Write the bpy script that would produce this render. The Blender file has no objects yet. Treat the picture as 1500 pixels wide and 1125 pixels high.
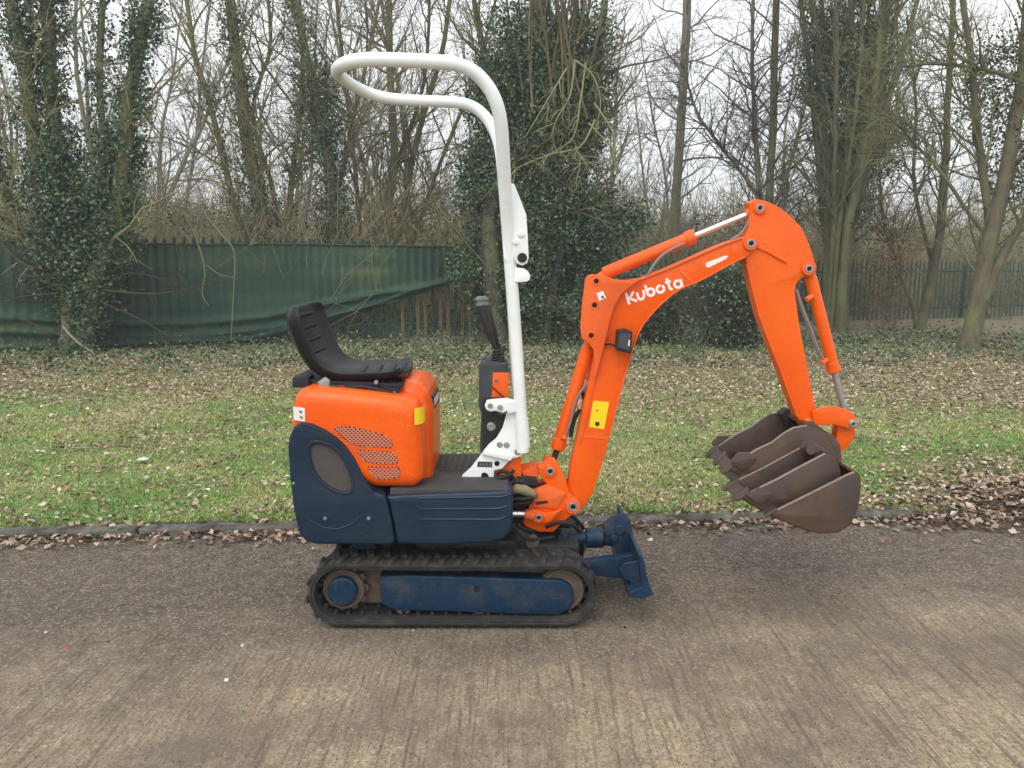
import bpy, bmesh, math, random
import numpy as np
from math import radians, sin, cos, pi, tan, atan, sqrt
from mathutils import Vector, Matrix
from mathutils.geometry import tessellate_polygon

random.seed(7)
RNG = np.random.default_rng(11)
scene = bpy.context.scene
C = scene.collection

# ------------------------------------------------------------------ camera, sky, sun, exposure
CAM_H = 1.52
PITCH = radians(8.75)
FPX = 1150.0
cam = bpy.data.cameras.new('camera')
cam.lens = 36 * FPX / 1500
cam.clip_end = 500
camo = bpy.data.objects.new('camera', cam)
camo.location = (0, 0, CAM_H)
camo.rotation_euler = (radians(90) - PITCH, 0, 0)
C.objects.link(camo)
scene.camera = camo

SUN_EL, SUN_AZ = radians(52), radians(205)
world = bpy.data.worlds.new("World")
scene.world = world
world.use_nodes = True
wn = world.node_tree
wn.nodes.clear()
w_out = wn.nodes.new('ShaderNodeOutputWorld')
w_bg = wn.nodes.new('ShaderNodeBackground')
w_sky = wn.nodes.new('ShaderNodeTexSky')
w_sky.sky_type = 'NISHITA'
w_sky.sun_disc = False
w_sky.sun_elevation = SUN_EL
w_sky.sun_rotation = SUN_AZ
w_sky.dust_density = 4
w_hs = wn.nodes.new('ShaderNodeHueSaturation')
w_hs.inputs['Saturation'].default_value = 0.10
w_mix = wn.nodes.new('ShaderNodeMix'); w_mix.data_type = 'RGBA'
w_mix.inputs['Factor'].default_value = 0.72
w_mix.inputs['B'].default_value = (9.5, 9.9, 10.2, 1)     # even cloud deck
w_n = wn.nodes.new('ShaderNodeTexNoise'); w_n.inputs['Scale'].default_value = 2.2; w_n.inputs['Detail'].default_value = 5
w_r = wn.nodes.new('ShaderNodeMapRange'); w_r.inputs['To Min'].default_value = 0.86; w_r.inputs['To Max'].default_value = 1.14
w_mul = wn.nodes.new('ShaderNodeVectorMath'); w_mul.operation = 'SCALE'
L = wn.links.new
L(w_sky.outputs[0], w_hs.inputs['Color']); L(w_hs.outputs[0], w_mix.inputs['A'])
L(w_n.outputs[0], w_r.inputs['Value']); L(w_mix.outputs['Result'], w_mul.inputs[0]); L(w_r.outputs[0], w_mul.inputs['Scale'])
L(w_mul.outputs[0], w_bg.inputs[0]); L(w_bg.outputs[0], w_out.inputs[0])
w_bg.inputs['Strength'].default_value = 0.10

sun = bpy.data.lights.new('sun', 'SUN')
sun.energy = 0.95
sun.angle = radians(45)
sun.color = (1.0, 0.97, 0.92)
suno = bpy.data.objects.new('sun', sun)
sd = Vector((sin(SUN_AZ) * cos(SUN_EL), cos(SUN_AZ) * cos(SUN_EL), sin(SUN_EL)))
suno.rotation_euler = sd.to_track_quat('Z', 'Y').to_euler()
suno.location = (0, 0, 20)
C.objects.link(suno)

vs = scene.view_settings
vs.view_transform = 'Standard'; vs.look = 'None'; vs.gamma = 1; vs.use_curve_mapping = False
vs.exposure = 0.64

# ------------------------------------------------------------------ helpers
def pt(px, py, Y):
    """pixel of the photograph -> world point standing at distance Y"""
    dx = (px - 750) / FPX; dy = (562.5 - py) / FPX
    ry = cos(PITCH) + dy * sin(PITCH); rz = -sin(PITCH) + dy * cos(PITCH)
    t = Y / ry
    return Vector((dx * t, Y, CAM_H + rz * t))

def gpt(px, py, z=0.0):
    dx = (px - 750) / FPX; dy = (562.5 - py) / FPX
    ry = cos(PITCH) + dy * sin(PITCH); rz = -sin(PITCH) + dy * cos(PITCH)
    t = (z - CAM_H) / rz
    return Vector((dx * t, ry * t, z))

def xz(px, py, Y):
    p = pt(px, py, Y); return (p.x, p.z)

def tr(pts, Y):
    return [xz(a, b, Y) for a, b in pts]

def tag(o, label=None, cat=None, group=None, kind=None):
    if label: o['label'] = label
    if cat: o['category'] = cat
    if group: o['group'] = group
    if kind: o['kind'] = kind
    return o

def empty(name, loc, label=None, cat=None, group=None):
    o = bpy.data.objects.new(name, None)
    o.empty_display_size = 0.2
    o.location = loc
    C.objects.link(o)
    return tag(o, label, cat, group)

def adopt(o, parent):
    if parent is None: return
    o.parent = parent
    if parent.type == 'EMPTY':
        o.matrix_parent_inverse = Matrix.Translation(-Vector(parent.location))

def link(name, me, mat, parent=None, loc=None, rot=None):
    o = bpy.data.objects.new(name, me)
    if mat is not None and not me.materials: me.materials.append(mat)
    C.objects.link(o)
    if loc is not None: o.location = loc
    if rot is not None: o.rotation_euler = rot
    adopt(o, parent)
    return o

def fast_mesh(name, v, f, smooth=False, col=None):
    v = np.asarray(v, dtype=np.float32); f = np.asarray(f, dtype=np.int32)
    n = f.shape[1]
    me = bpy.data.meshes.new(name)
    me.vertices.add(len(v)); me.vertices.foreach_set('co', v.ravel())
    me.loops.add(f.size); me.loops.foreach_set('vertex_index', f.ravel())
    me.polygons.add(len(f)); me.polygons.foreach_set('loop_start', np.arange(0, f.size, n, dtype=np.int32))
    if smooth: me.polygons.foreach_set('use_smooth', np.ones(len(f), dtype=bool))
    me.update(calc_edges=True)
    if col is not None:
        a = me.color_attributes.new('tint', 'FLOAT_COLOR', 'POINT')
        c4 = np.ones((len(v), 4), dtype=np.float32); c4[:, :3] = col
        a.data.foreach_set('color', c4.ravel())
    return me

def fillet(poly, r, n=4):
    out = []
    k = len(poly)
    for i in range(k):
        p = Vector(poly[i][:2]); a = Vector(poly[i - 1][:2]); b = Vector(poly[(i + 1) % k][:2])
        rr = poly[i][2] if len(poly[i]) > 2 else r
        u = a - p; w = b - p
        lu, lw = u.length, w.length
        if lu < 1e-6 or lw < 1e-6: continue
        u /= lu; w /= lw
        ang = math.acos(max(-1, min(1, u.dot(w))))
        if rr <= 0 or ang > radians(176) or ang < 0.05:
            out.append((p.x, p.y)); continue
        d = min(rr / tan(ang / 2), 0.46 * lu, 0.46 * lw)
        p1 = p + u * d; p2 = p + w * d
        for j in range(n + 1):
            t = j / n
            q = p1 * (1 - t) ** 2 + p * 2 * t * (1 - t) + p2 * t * t
            out.append((q.x, q.y))
    return out

def area2(poly):
    return sum(poly[i - 1][0] * poly[i][1] - poly[i][0] * poly[i - 1][1] for i in range(len(poly)))

def inset(poly, d):
    if d == 0: return list(poly)
    k = len(poly); out = []
    for i in range(k):
        p = Vector(poly[i]); a = Vector(poly[i - 1]); b = Vector(poly[(i + 1) % k])
        e1 = (p - a); e2 = (b - p)
        if e1.length < 1e-9 or e2.length < 1e-9: out.append((p.x, p.y)); continue
        e1.normalize(); e2.normalize()
        n1 = Vector((-e1.y, e1.x)); n2 = Vector((-e2.y, e2.x))
        m = n1 + n2
        if m.length < 1e-6: m = n1.copy()
        m.normalize()
        s = d / max(0.45, m.dot(n1))
        q = p + m * s
        out.append((q.x, q.y))
    return out

class MB:
    def __init__(self):
        self.v = []; self.f = []
    def add(self, v, f):
        b = len(self.v)
        self.v += [tuple(x) for x in v]
        self.f += [tuple(i + b for i in q) for q in f]
        return self
    def prism(self, outline, Y0, Y1, r=0.003, seg=2, holes=(), fr=0.0):
        """outline in (x,z) extruded along Y with rounded rims"""
        o = fillet(outline, fr) if fr else [tuple(p[:2]) for p in outline]
        if area2(o) < 0: o = o[::-1]
        hs = []
        for h in holes:
            h = [tuple(p[:2]) for p in h]
            if area2(h) > 0: h = h[::-1]
            hs.append(h)
        layers = []
        r = min(r, abs(Y1 - Y0) * 0.49)
        for s in range(seg + 1):
            a = (pi / 2) * s / seg
            layers.append((Y0 + r * (1 - sin(a)), r * (1 - cos(a))))
        layers = [(Y0 + r * (1 - sin(pi / 2 * (1 - s / seg))), r * (1 - cos(pi / 2 * (1 - s / seg)))) for s in range(seg + 1)]
        layers += [(Y1 - (y - Y0), d) for y, d in reversed(layers)]
        if r <= 0: layers = [(Y0, 0), (Y1, 0)]
        rings = [o] + hs
        for ring in rings:
            k = len(ring); v = []
            for (y, d) in layers:
                for q in inset(ring, d): v.append((q[0], y, q[1]))
            f = []
            for li in range(len(layers) - 1):
                for i in range(k):
                    j = (i + 1) % k
                    f.append((li * k + i, li * k + j, (li + 1) * k + j, (li + 1) * k + i))
            self.add(v, f)
        for idx, flip in ((0, False), (-1, True)):
            y, d = layers[idx]
            rr = [inset(q, d) for q in rings]
            pol = [[Vector((a, b, 0)) for a, b in q] for q in rr]
            flat = [p for q in rr for p in q]
            tris = tessellate_polygon(pol)
            self.add([(a, y, b) for a, b in flat], tris)
        return self
    def box(self, lo, hi, r=0.002):
        return self.prism([(lo[0], lo[2]), (hi[0], lo[2]), (hi[0], hi[2]), (lo[0], hi[2])], lo[1], hi[1], r, 2, fr=r)
    def tube(self, pts, rad, n=10, cap=True):
        pts = [Vector(p) for p in pts]
        k = len(pts)
        rad = [rad] * k if not hasattr(rad, '__len__') else rad
        v = []; f = []
        up = None
        for i in range(k):
            t = (pts[min(i + 1, k - 1)] - pts[max(i - 1, 0)])
            if t.length < 1e-9: t = Vector((0, 0, 1))
            t.normalize()
            if up is None:
                up = Vector((0, 1, 0)) if abs(t.y) < 0.8 else Vector((1, 0, 0))
            a = up - t * up.dot(t)
            if a.length < 1e-4: a = t.orthogonal()
            a.normalize(); up = a; b = t.cross(a)
            for j in range(n):
                th = 2 * pi * j / n
                v.append(pts[i] + (a * cos(th) + b * sin(th)) * rad[i])
        for i in range(k - 1):
            for j in range(n):
                j2 = (j + 1) % n
                f.append((i * n + j, i * n + j2, (i + 1) * n + j2, (i + 1) * n + j))
        if cap:
            f.append(tuple(range(n - 1, -1, -1))); f.append(tuple((k - 1) * n + j for j in range(n)))
        return self.add(v, f)
    def cyl(self, p0, p1, r, n=20, c=0.0015):
        p0 = Vector(p0); p1 = Vector(p1); d = (p1 - p0); l = d.length; d.normalize()
        c = min(c, l * 0.3, r * 0.3)
        return self.tube([p0, p0 + d * 1e-5, p0 + d * c, p1 - d * c, p1 - d * 1e-5, p1], [r - c, r - c, r, r, r - c, r - c], n)
    def ydisc(self, c, r, Y0, Y1, n=20, ch=0.0015):
        return self.cyl((c[0], Y0, c[1]), (c[0], Y1, c[1]), r, n, ch)
    def ring(self, c, r0, r1, Y0, Y1, n=24):
        o = [(c[0] + r1 * cos(2 * pi * i / n), c[1] + r1 * sin(2 * pi * i / n)) for i in range(n)]
        h = [(c[0] + r0 * cos(2 * pi * i / n), c[1] + r0 * sin(2 * pi * i / n)) for i in range(n)]
        return self.prism(o, Y0, Y1, 0.0015, 1, holes=[h])
    def sphere(self, c, r, n=14, m=8, s=(1, 1, 1)):
        v = []; f = []
        for i in range(m + 1):
            a = pi * i / m
            for j in range(n):
                b = 2 * pi * j / n
                v.append((c[0] + r * s[0] * sin(a) * cos(b), c[1] + r * s[1] * sin(a) * sin(b), c[2] + r * s[2] * cos(a)))
        for i in range(m):
            for j in range(n):
                f.append((i * n + j, i * n + (j + 1) % n, (i + 1) * n + (j + 1) % n, (i + 1) * n + j))
        return self.add(v, f)
    def strip(self, path, w, Y0, Y1, r=0.001):
        """flat band of width w along an (x,z) path, from Y0 to Y1"""
        P = [Vector(p) for p in path]; a = []; b = []
        for i in range(len(P)):
            t = P[min(i + 1, len(P) - 1)] - P[max(i - 1, 0)]
            t.normalize(); n = Vector((-t.y, t.x)) * w / 2
            a.append(tuple(P[i] + n)); b.append(tuple(P[i] - n))
        return self.prism(a + b[::-1], Y0, Y1, r, 1)
    def mesh(self, name, sharp=38):
        me = bpy.data.meshes.new(name)
        bm = bmesh.new()
        vs = [bm.verts.new(p) for p in self.v]
        for q in self.f:
            try: bm.faces.new([vs[i] for i in q])
            except Exception: pass
        bmesh.ops.remove_doubles(bm, verts=bm.verts, dist=2e-6)
        bmesh.ops.recalc_face_normals(bm, faces=bm.faces)
        for f in bm.faces: f.smooth = True
        bm.to_mesh(me); bm.free()
        me.set_sharp_from_angle(angle=radians(sharp))
        return me
    def build(self, name, mat, parent=None, **kw):
        return link(name, self.mesh(name), mat, parent, **kw)

# ------------------------------------------------------------------ materials
def nodes_of(name):
    m = bpy.data.materials.new(name); m.use_nodes = True
    nt = m.node_tree
    return m, nt, nt.nodes['Principled BSDF'], nt.links.new

def noise(nt, scale, detail=4, rough=0.55, coord='Object', mapping=None):
    tc = nt.nodes.new('ShaderNodeTexCoord')
    n = nt.nodes.new('ShaderNodeTexNoise')
    n.inputs['Scale'].default_value = scale; n.inputs['Detail'].default_value = detail; n.inputs['Roughness'].default_value = rough
    if mapping:
        mp = nt.nodes.new('ShaderNodeMapping')
        mp.inputs['Scale'].default_value = mapping[0]; mp.inputs['Rotation'].default_value = mapping[1]
        nt.links.new(tc.outputs[coord], mp.inputs[0]); nt.links.new(mp.outputs[0], n.inputs['Vector'])
    else:
        nt.links.new(tc.outputs[coord], n.inputs['Vector'])
    return n.outputs[0]

def ramp(nt, src, stops):
    r = nt.nodes.new('ShaderNodeValToRGB')
    e = r.color_ramp.elements
    while len(e) < len(stops): e.new(0.5)
    for el, (p, c) in zip(e, stops):
        el.position = p
        el.color = (*c, 1) if hasattr(c, '__len__') else (c, c, c, 1)
    nt.links.new(src, r.inputs[0])
    return r.outputs[0]

def mix(nt, fac, a, b, mode='MIX'):
    m = nt.nodes.new('ShaderNodeMix'); m.data_type = 'RGBA'; m.blend_type = mode
    for s, k in ((fac, 'Factor'), (a, 'A'), (b, 'B')):
        if hasattr(s, 'links') or hasattr(s, 'is_linked'): nt.links.new(s, m.inputs[k])
        elif k == 'Factor': m.inputs[k].default_value = s
        else: m.inputs[k].default_value = (*s, 1)
    return m.outputs['Result']

def bump(nt, bsdf, src, strength, dist):
    b = nt.nodes.new('ShaderNodeBump')
    b.inputs['Strength'].default_value = strength; b.inputs['Distance'].default_value = dist
    nt.links.new(src, b.inputs['Height'])
    prev = bsdf.inputs['Normal'].links
    if prev: nt.links.new(prev[0].from_socket, b.inputs['Normal'])
    nt.links.new(b.outputs[0], bsdf.inputs['Normal'])

def paint(name, col, rough=0.35, dirt=(0.16, 0.12, 0.08), amount=0.35, coat=0.2, fade=None, metal=0, scale=9, bmp=0.15, spec=0.28, scuff=None):
    m, nt, b, ln = nodes_of(name)
    n1 = noise(nt, scale, 6, 0.62)
    f1 = ramp(nt, n1, [(0.50, 0.0), (0.78, amount)])
    base = col
    if fade:
        n3 = noise(nt, 3.1, 4)
        base = mix(nt, ramp(nt, n3, [(0.35, 0), (0.7, 1)]), col, fade)
    c = mix(nt, f1, base, dirt)
    n4 = noise(nt, 140, 3, 0.6)                           # fine chips and specks
    c = mix(nt, ramp(nt, n4, [(0.70, 0.0), (0.76, 0.55 * min(1, amount * 2))]), c, tuple(0.5 * q + 0.5 * d for q, d in zip(col, dirt)))
    if scuff:
        for rt, sc_ in (((0, 0.5, 0), (26, 26, 230)), ((0, -0.9, 0), (18, 18, 160))):
            ns = noise(nt, 1.0, 3, 0.7, mapping=(sc_, rt))
            c = mix(nt, ramp(nt, ns, [(0.665, 0.0), (0.70, 0.55)]), c, scuff)
        c = mix(nt, ramp(nt, noise(nt, 5.5, 8, 0.7), [(0.56, 0.0), (0.66, 0.30)]), c, tuple(0.62 * q for q in col))
    ln(c, b.inputs['Base Color'])
    b.inputs['Specular IOR Level'].default_value = spec
    n2 = noise(nt, scale * 2.7, 5)
    r = nt.nodes.new('ShaderNodeMapRange'); r.inputs['To Min'].default_value = max(0.05, rough - 0.1); r.inputs['To Max'].default_value = min(1, rough + 0.25)
    ln(n2, r.inputs['Value']); ln(r.outputs[0], b.inputs['Roughness'])
    b.inputs['Metallic'].default_value = metal
    b.inputs['Coat Weight'].default_value = coat
    b.inputs['Coat Roughness'].default_value = 0.25
    bump(nt, b, noise(nt, 22, 4), bmp, 0.004)
    return m

def rough_mat(name, stops, scale, rough=0.85, bscale=40, bstr=0.4, bdist=0.01, detail=8, mapping=None, spec=0.3):
    m, nt, b, ln = nodes_of(name)
    ln(ramp(nt, noise(nt, scale, detail, 0.65, mapping=mapping), stops), b.inputs['Base Color'])
    b.inputs['Roughness'].default_value = rough
    b.inputs['Specular IOR Level'].default_value = spec
    bump(nt, b, noise(nt, bscale, 6, 0.6), bstr, bdist)
    return m

def tint_mat(name, rough=0.7, spec=0.3, trans=0.0):
    """colour read per leaf / blade from its tint attribute"""
    m, nt, b, ln = nodes_of(name)
    a = nt.nodes.new('ShaderNodeAttribute'); a.attribute_name = 'tint'
    ln(a.outputs['Color'], b.inputs['Base Color'])
    b.inputs['Roughness'].default_value = rough; b.inputs['Specular IOR Level'].default_value = spec
    return m

M = {}
M['orange'] = paint('orange_paint', (0.83, 0.098, 0.001), 0.27, (0.44, 0.075, 0.012), 0.30, 0.20, fade=(0.86, 0.122, 0.001), spec=0.25, scuff=(0.85, 0.30, 0.16))
M['orange_faded'] = paint('faded_orange_paint', (0.78, 0.115, 0.018), 0.5, (0.45, 0.11, 0.05), 0.35, 0.0, fade=(0.82, 0.145, 0.030), spec=0.25, scuff=(0.80, 0.36, 0.24))
M['vent'] = paint('dusty_vent_paint', (0.62, 0.20, 0.12), 0.6, (0.30, 0.13, 0.09), 0.5, 0.0)
M['blue'] = paint('dark_blue_paint', (0.005, 0.018, 0.040), 0.36, (0.045, 0.047, 0.046), 0.35, 0.06, fade=(0.011, 0.029, 0.057), spec=0.3, scuff=(0.07, 0.08, 0.09))
M['blue_frame'] = paint('blue_frame_paint', (0.005, 0.026, 0.062), 0.45, (0.085, 0.078, 0.066), 0.6, 0.05, scuff=(0.10, 0.11, 0.12))
M['white'] = paint('white_paint', (0.80, 0.83, 0.81), 0.38, (0.45, 0.42, 0.36), 0.25, 0.15)
M['black'] = paint('black_plastic', (0.022, 0.022, 0.024), 0.45, (0.10, 0.09, 0.08), 0.35, 0)
M['vinyl'] = paint('seat_vinyl', (0.007, 0.008, 0.010), 0.30, (0.055, 0.05, 0.047), 0.30, 0.0, bmp=0.3, scale=14)
M['maroon'] = paint('maroon_trim', (0.022, 0.010, 0.012), 0.5, (0.06, 0.04, 0.04), 0.3, 0)
M['grey'] = paint('dark_grey_plastic', (0.045, 0.050, 0.060), 0.55, (0.13, 0.12, 0.10), 0.4, 0)
M['knob'] = paint('grey_knob', (0.16, 0.17, 0.16), 0.4, (0.08, 0.08, 0.07), 0.4, 0)
M['mat'] = paint('rubber_floor_mat', (0.055, 0.052, 0.052), 0.8, (0.15, 0.125, 0.10), 0.75, 0, scale=7)
M['rubber'] = paint('track_rubber', (0.026, 0.026, 0.026), 0.75, (0.085, 0.075, 0.062), 0.85, 0, scale=12, bmp=0.5)
M['dirtmetal'] = paint('dirty_iron', (0.115, 0.085, 0.062), 0.85, (0.20, 0.155, 0.11), 0.9, 0, scale=14, bmp=0.9)
M['darkmetal'] = paint('dark_greasy_steel', (0.035, 0.033, 0.034), 0.5, (0.10, 0.08, 0.06), 0.6, 0, metal=0.3)
M['chrome'] = paint('chrome_rod', (0.78, 0.76, 0.75), 0.18, (0.5, 0.42, 0.38), 0.3, 0, metal=0.9)
M['zinc'] = paint('zinc_bolt', (0.36, 0.36, 0.35), 0.4, (0.18, 0.15, 0.12), 0.5, 0, metal=0.7)
M['hole'] = paint('dark_pin_bore', (0.012, 0.010, 0.009), 0.7, (0.03, 0.02, 0.02), 0.3, 0)
M['hose'] = paint('hydraulic_hose', (0.018, 0.018, 0.018), 0.55, (0.09, 0.08, 0.07), 0.4, 0)
M['pipe'] = paint('grey_pipe', (0.23, 0.20, 0.18), 0.5, (0.40, 0.16, 0.08), 0.5, 0)
M['canvas'] = paint('muddy_hose_wrap', (0.24, 0.20, 0.115), 0.9, (0.07, 0.06, 0.05), 0.9, 0, scale=24, bmp=0.8)
M['rust'] = paint('brown_bucket_steel', (0.062, 0.047, 0.042), 0.42, (0.165, 0.082, 0.046), 0.75, 0.0, metal=0.3, scale=4, fade=(0.115, 0.075, 0.060), spec=0.5, scuff=(0.24, 0.19, 0.16))
M['worn'] = paint('worn_steel_edge', (0.26, 0.21, 0.18), 0.45, (0.12, 0.07, 0.05), 0.7, 0, metal=0.5, scale=20)
M['rust_in'] = paint('rusty_bucket_steel', (0.10, 0.045, 0.022), 0.8, (0.05, 0.03, 0.02), 0.8, 0, scale=6)
M['yellow'] = paint('yellow_sticker', (0.88, 0.62, 0.01), 0.4, (0.5, 0.35, 0.05), 0.2, 0.1)
M['sticker'] = paint('white_sticker', (0.78, 0.75, 0.72), 0.45, (0.5, 0.4, 0.35), 0.2, 0.1)
M['ink'] = paint('dark_print', (0.03, 0.03, 0.035), 0.5, (0.1, 0.08, 0.06), 0.2, 0)
M['lens'] = paint('lamp_lens', (0.05, 0.05, 0.065), 0.15, (0.08, 0.08, 0.08), 0.2, 0.5)
M['leafy'] = tint_mat('leaf', 0.55, 0.35)
M['dryleaf'] = tint_mat('dry_leaf', 0.85, 0.15)
M['blade'] = tint_mat('grass_blade', 0.7, 0.2)
M['twig'] = tint_mat('twig_bark', 0.9, 0.15)
# ------------------------------------------------------------------ ground, road, kerb
_tabs = {}
def vnoise(x, y, scale, seed=0):
    """smooth value noise 0..1 on numpy arrays"""
    if seed not in _tabs: _tabs[seed] = np.random.default_rng(1000 + seed).random((256, 256))
    T = _tabs[seed]
    X = np.asarray(x) * scale + 77.3; Y = np.asarray(y) * scale + 31.7
    xi = np.floor(X).astype(int); yi = np.floor(Y).astype(int)
    fx = X - xi; fy = Y - yi
    fx = fx * fx * (3 - 2 * fx); fy = fy * fy * (3 - 2 * fy)
    g = lambda a, b: T[a % 256, b % 256]
    return (g(xi, yi) * (1 - fx) + g(xi + 1, yi) * fx) * (1 - fy) + (g(xi, yi + 1) * (1 - fx) + g(xi + 1, yi + 1) * fx) * fy
def fbm(x, y, scale, seed=0, o=4):
    s = 0; a = 1; t = 0
    for i in range(o):
        s = s + a * vnoise(x, y, scale * 2 ** i, seed + i); t += a; a *= 0.55
    return s / t

KS = 0.0685
def kerb_y(x): return 4.385 + KS * np.asarray(x)
def fence_y(x): return 16.6 + 0.41 * np.asarray(x)
def verge_z(x, y):
    d = np.clip((y - kerb_y(x) - 0.12) / 0.5, 0, 1)
    return np.where(y - kerb_y(x) < 0.080 + 0.05 * (fbm(x, y, 3.0, 15) - 0.6), -0.03, 0.046) + d * (0.05 * (fbm(x, y, 0.9, 5) - 0.4) + 0.028 * (fbm(x, y, 5.0, 9) - 0.5)) + 0.004

def grid(name, xs, ys, zf, mat, yoff=None):
    X, Yg = np.meshgrid(xs, ys)
    if yoff is not None: Yg = Yg + yoff(X)
    Z = zf(X, Yg) if callable(zf) else np.full_like(X, zf)
    nx = len(xs); ny = len(ys)
    v = np.stack([X.ravel(), Yg.ravel(), Z.ravel()], 1)
    i = np.arange(ny - 1)[:, None] * nx + np.arange(nx - 1)[None, :]
    i = i.ravel()
    f = np.stack([i, i + 1, i + nx + 1, i + nx], 1)
    me = fast_mesh(name, v, f, True)
    o = link(name, me, mat); o['kind'] = 'structure'
    return o

# road surface: brushed concrete with worn aggregate and damp dirt towards the kerb
m, nt, b, ln = nodes_of('brushed_concrete')
rot = (0, 0, -0.09)
fine = noise(nt, 95, 4, 0.75)
agg = nt.nodes.new('ShaderNodeTexVoronoi'); agg.inputs['Scale'].default_value = 62
tc = nt.nodes.new('ShaderNodeTexCoord'); ln(tc.outputs['Object'], agg.inputs['Vector'])
groove = noise(nt, 1.0, 4, 0.7, mapping=((46, 1.9, 1), rot))
groove2 = noise(nt, 1.0, 3, 0.6, mapping=((110, 5.0, 1), rot))
base = ramp(nt, fine, [(0.28, (0.165, 0.118, 0.072)), (0.5, (0.325, 0.252, 0.160)), (0.72, (0.50, 0.41, 0.275))])
spk = ramp(nt, agg.outputs['Color'], [(0.0, (0.13, 0.10, 0.08)), (0.45, (0.25, 0.205, 0.15)), (0.75, (0.40, 0.31, 0.20)), (1.0, (0.58, 0.52, 0.41))])
c1_ = mix(nt, 0.5, base, spk)
ag2 = nt.nodes.new('ShaderNodeTexVoronoi'); ag2.inputs['Scale'].default_value = 120; ln(tc.outputs['Object'], ag2.inputs['Vector'])
sepc = nt.nodes.new('ShaderNodeSeparateColor'); ln(ag2.outputs['Color'], sepc.inputs[0])
c1_ = mix(nt, ramp(nt, sepc.outputs[0], [(0.82, 0.0), (0.88, 0.55)]), c1_, (0.55, 0.46, 0.32))
c1_ = mix(nt, ramp(nt, sepc.outputs[1], [(0.84, 0.0), (0.90, 0.45)]), c1_, (0.10, 0.076, 0.056))
c1_ = mix(nt, ramp(nt, sepc.outputs[2], [(0.90, 0.0), (0.93, 0.6)]), c1_, (0.40, 0.25, 0.12))
c1_ = mix(nt, ramp(nt, groove, [(0.36, 0.75), (0.49, 0.0)]), c1_, (0.105, 0.082, 0.062))
c1_ = mix(nt, ramp(nt, groove2, [(0.50, 0.0), (0.68, 0.60)]), c1_, (0.46, 0.38, 0.265))
patch = noise(nt, 1.6, 8, 0.68)
c1_ = mix(nt, ramp(nt, patch, [(0.40, 0.0), (0.62, 0.75)]), c1_, (0.135, 0.108, 0.086))
# dirt band that lies along the kerb and under the machine
sep = nt.nodes.new('ShaderNodeSeparateXYZ'); ln(tc.outputs['Object'], sep.inputs[0])
ma = nt.nodes.new('ShaderNodeMath'); ma.operation = 'MULTIPLY_ADD'; ma.inputs[1].default_value = -0.165; ln(sep.outputs['X'], ma.inputs[0]); ln(sep.outputs['Y'], ma.inputs[2])
mb_ = nt.nodes.new('ShaderNodeMath'); mb_.operation = 'MULTIPLY_ADD'; mb_.inputs[1].default_value = 1.9; ln(noise(nt, 0.8, 6, 0.68, mapping=((1, 1.7, 1), (0, 0, 0.5))), mb_.inputs[0]); ln(ma.outputs[0], mb_.inputs[2])
mr = nt.nodes.new('ShaderNodeMapRange'); mr.inputs['From Min'].default_value = 3.55; mr.inputs['From Max'].default_value = 4.45; ln(mb_.outputs[0], mr.inputs['Value'])
dirtc = ramp(nt, noise(nt, 17, 7, 0.7), [(0.3, (0.030, 0.023, 0.020)), (0.46, (0.066, 0.052, 0.045)), (0.58, (0.115, 0.093, 0.078)), (0.74, (0.24, 0.20, 0.155))])
dirtc = mix(nt, ramp(nt, noise(nt, 70, 6, 0.8), [(0.44, 0.0), (0.62, 0.6)]), dirtc, (0.23, 0.19, 0.15))
dirtc = mix(nt, ramp(nt, noise(nt, 48, 5, 0.75), [(0.56, 0.0), (0.68, 0.7)]), dirtc, (0.030, 0.024, 0.022))
dirtc = mix(nt, ramp(nt, sepc.outputs[0], [(0.86, 0.0), (0.90, 0.5)]), dirtc, (0.40, 0.35, 0.28))
mfac = nt.nodes.new('ShaderNodeMath'); mfac.operation = 'MULTIPLY'; mfac.inputs[1].default_value = 0.93; ln(mr.outputs[0], mfac.inputs[0])
c2_ = mix(nt, mfac.outputs[0], c1_, dirtc)
ln(c2_, b.inputs['Base Color'])
b.inputs['Roughness'].default_value = 0.88; b.inputs['Specular IOR Level'].default_value = 0.25
bump(nt, b, groove, 0.65, 0.014)
bump(nt, b, fine, 0.7, 0.008)
bump(nt, b, agg.outputs['Distance'], 0.35, 0.006)
M['road'] = m

M['soil'] = rough_mat('soil_and_litter', [(0.25, (0.085, 0.072, 0.040)), (0.42, (0.15, 0.14, 0.06)), (0.56, (0.20, 0.21, 0.08)), (0.72, (0.31, 0.25, 0.16)), (0.9, (0.40, 0.33, 0.23))], 11, 0.95, 30, 0.9, 0.02)
M['far_soil'] = rough_mat('woodland_floor', [(0.3, (0.08, 0.066, 0.042)), (0.5, (0.16, 0.135, 0.08)), (0.75, (0.28, 0.22, 0.145))], 5, 0.95, 12, 0.9, 0.03)
M['kerb'] = rough_mat('weathered_kerb', [(0.25, (0.040, 0.036, 0.028)), (0.46, (0.095, 0.088, 0.075)), (0.7, (0.19, 0.18, 0.155))], 9, 0.9, 60, 0.5, 0.004)

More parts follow.
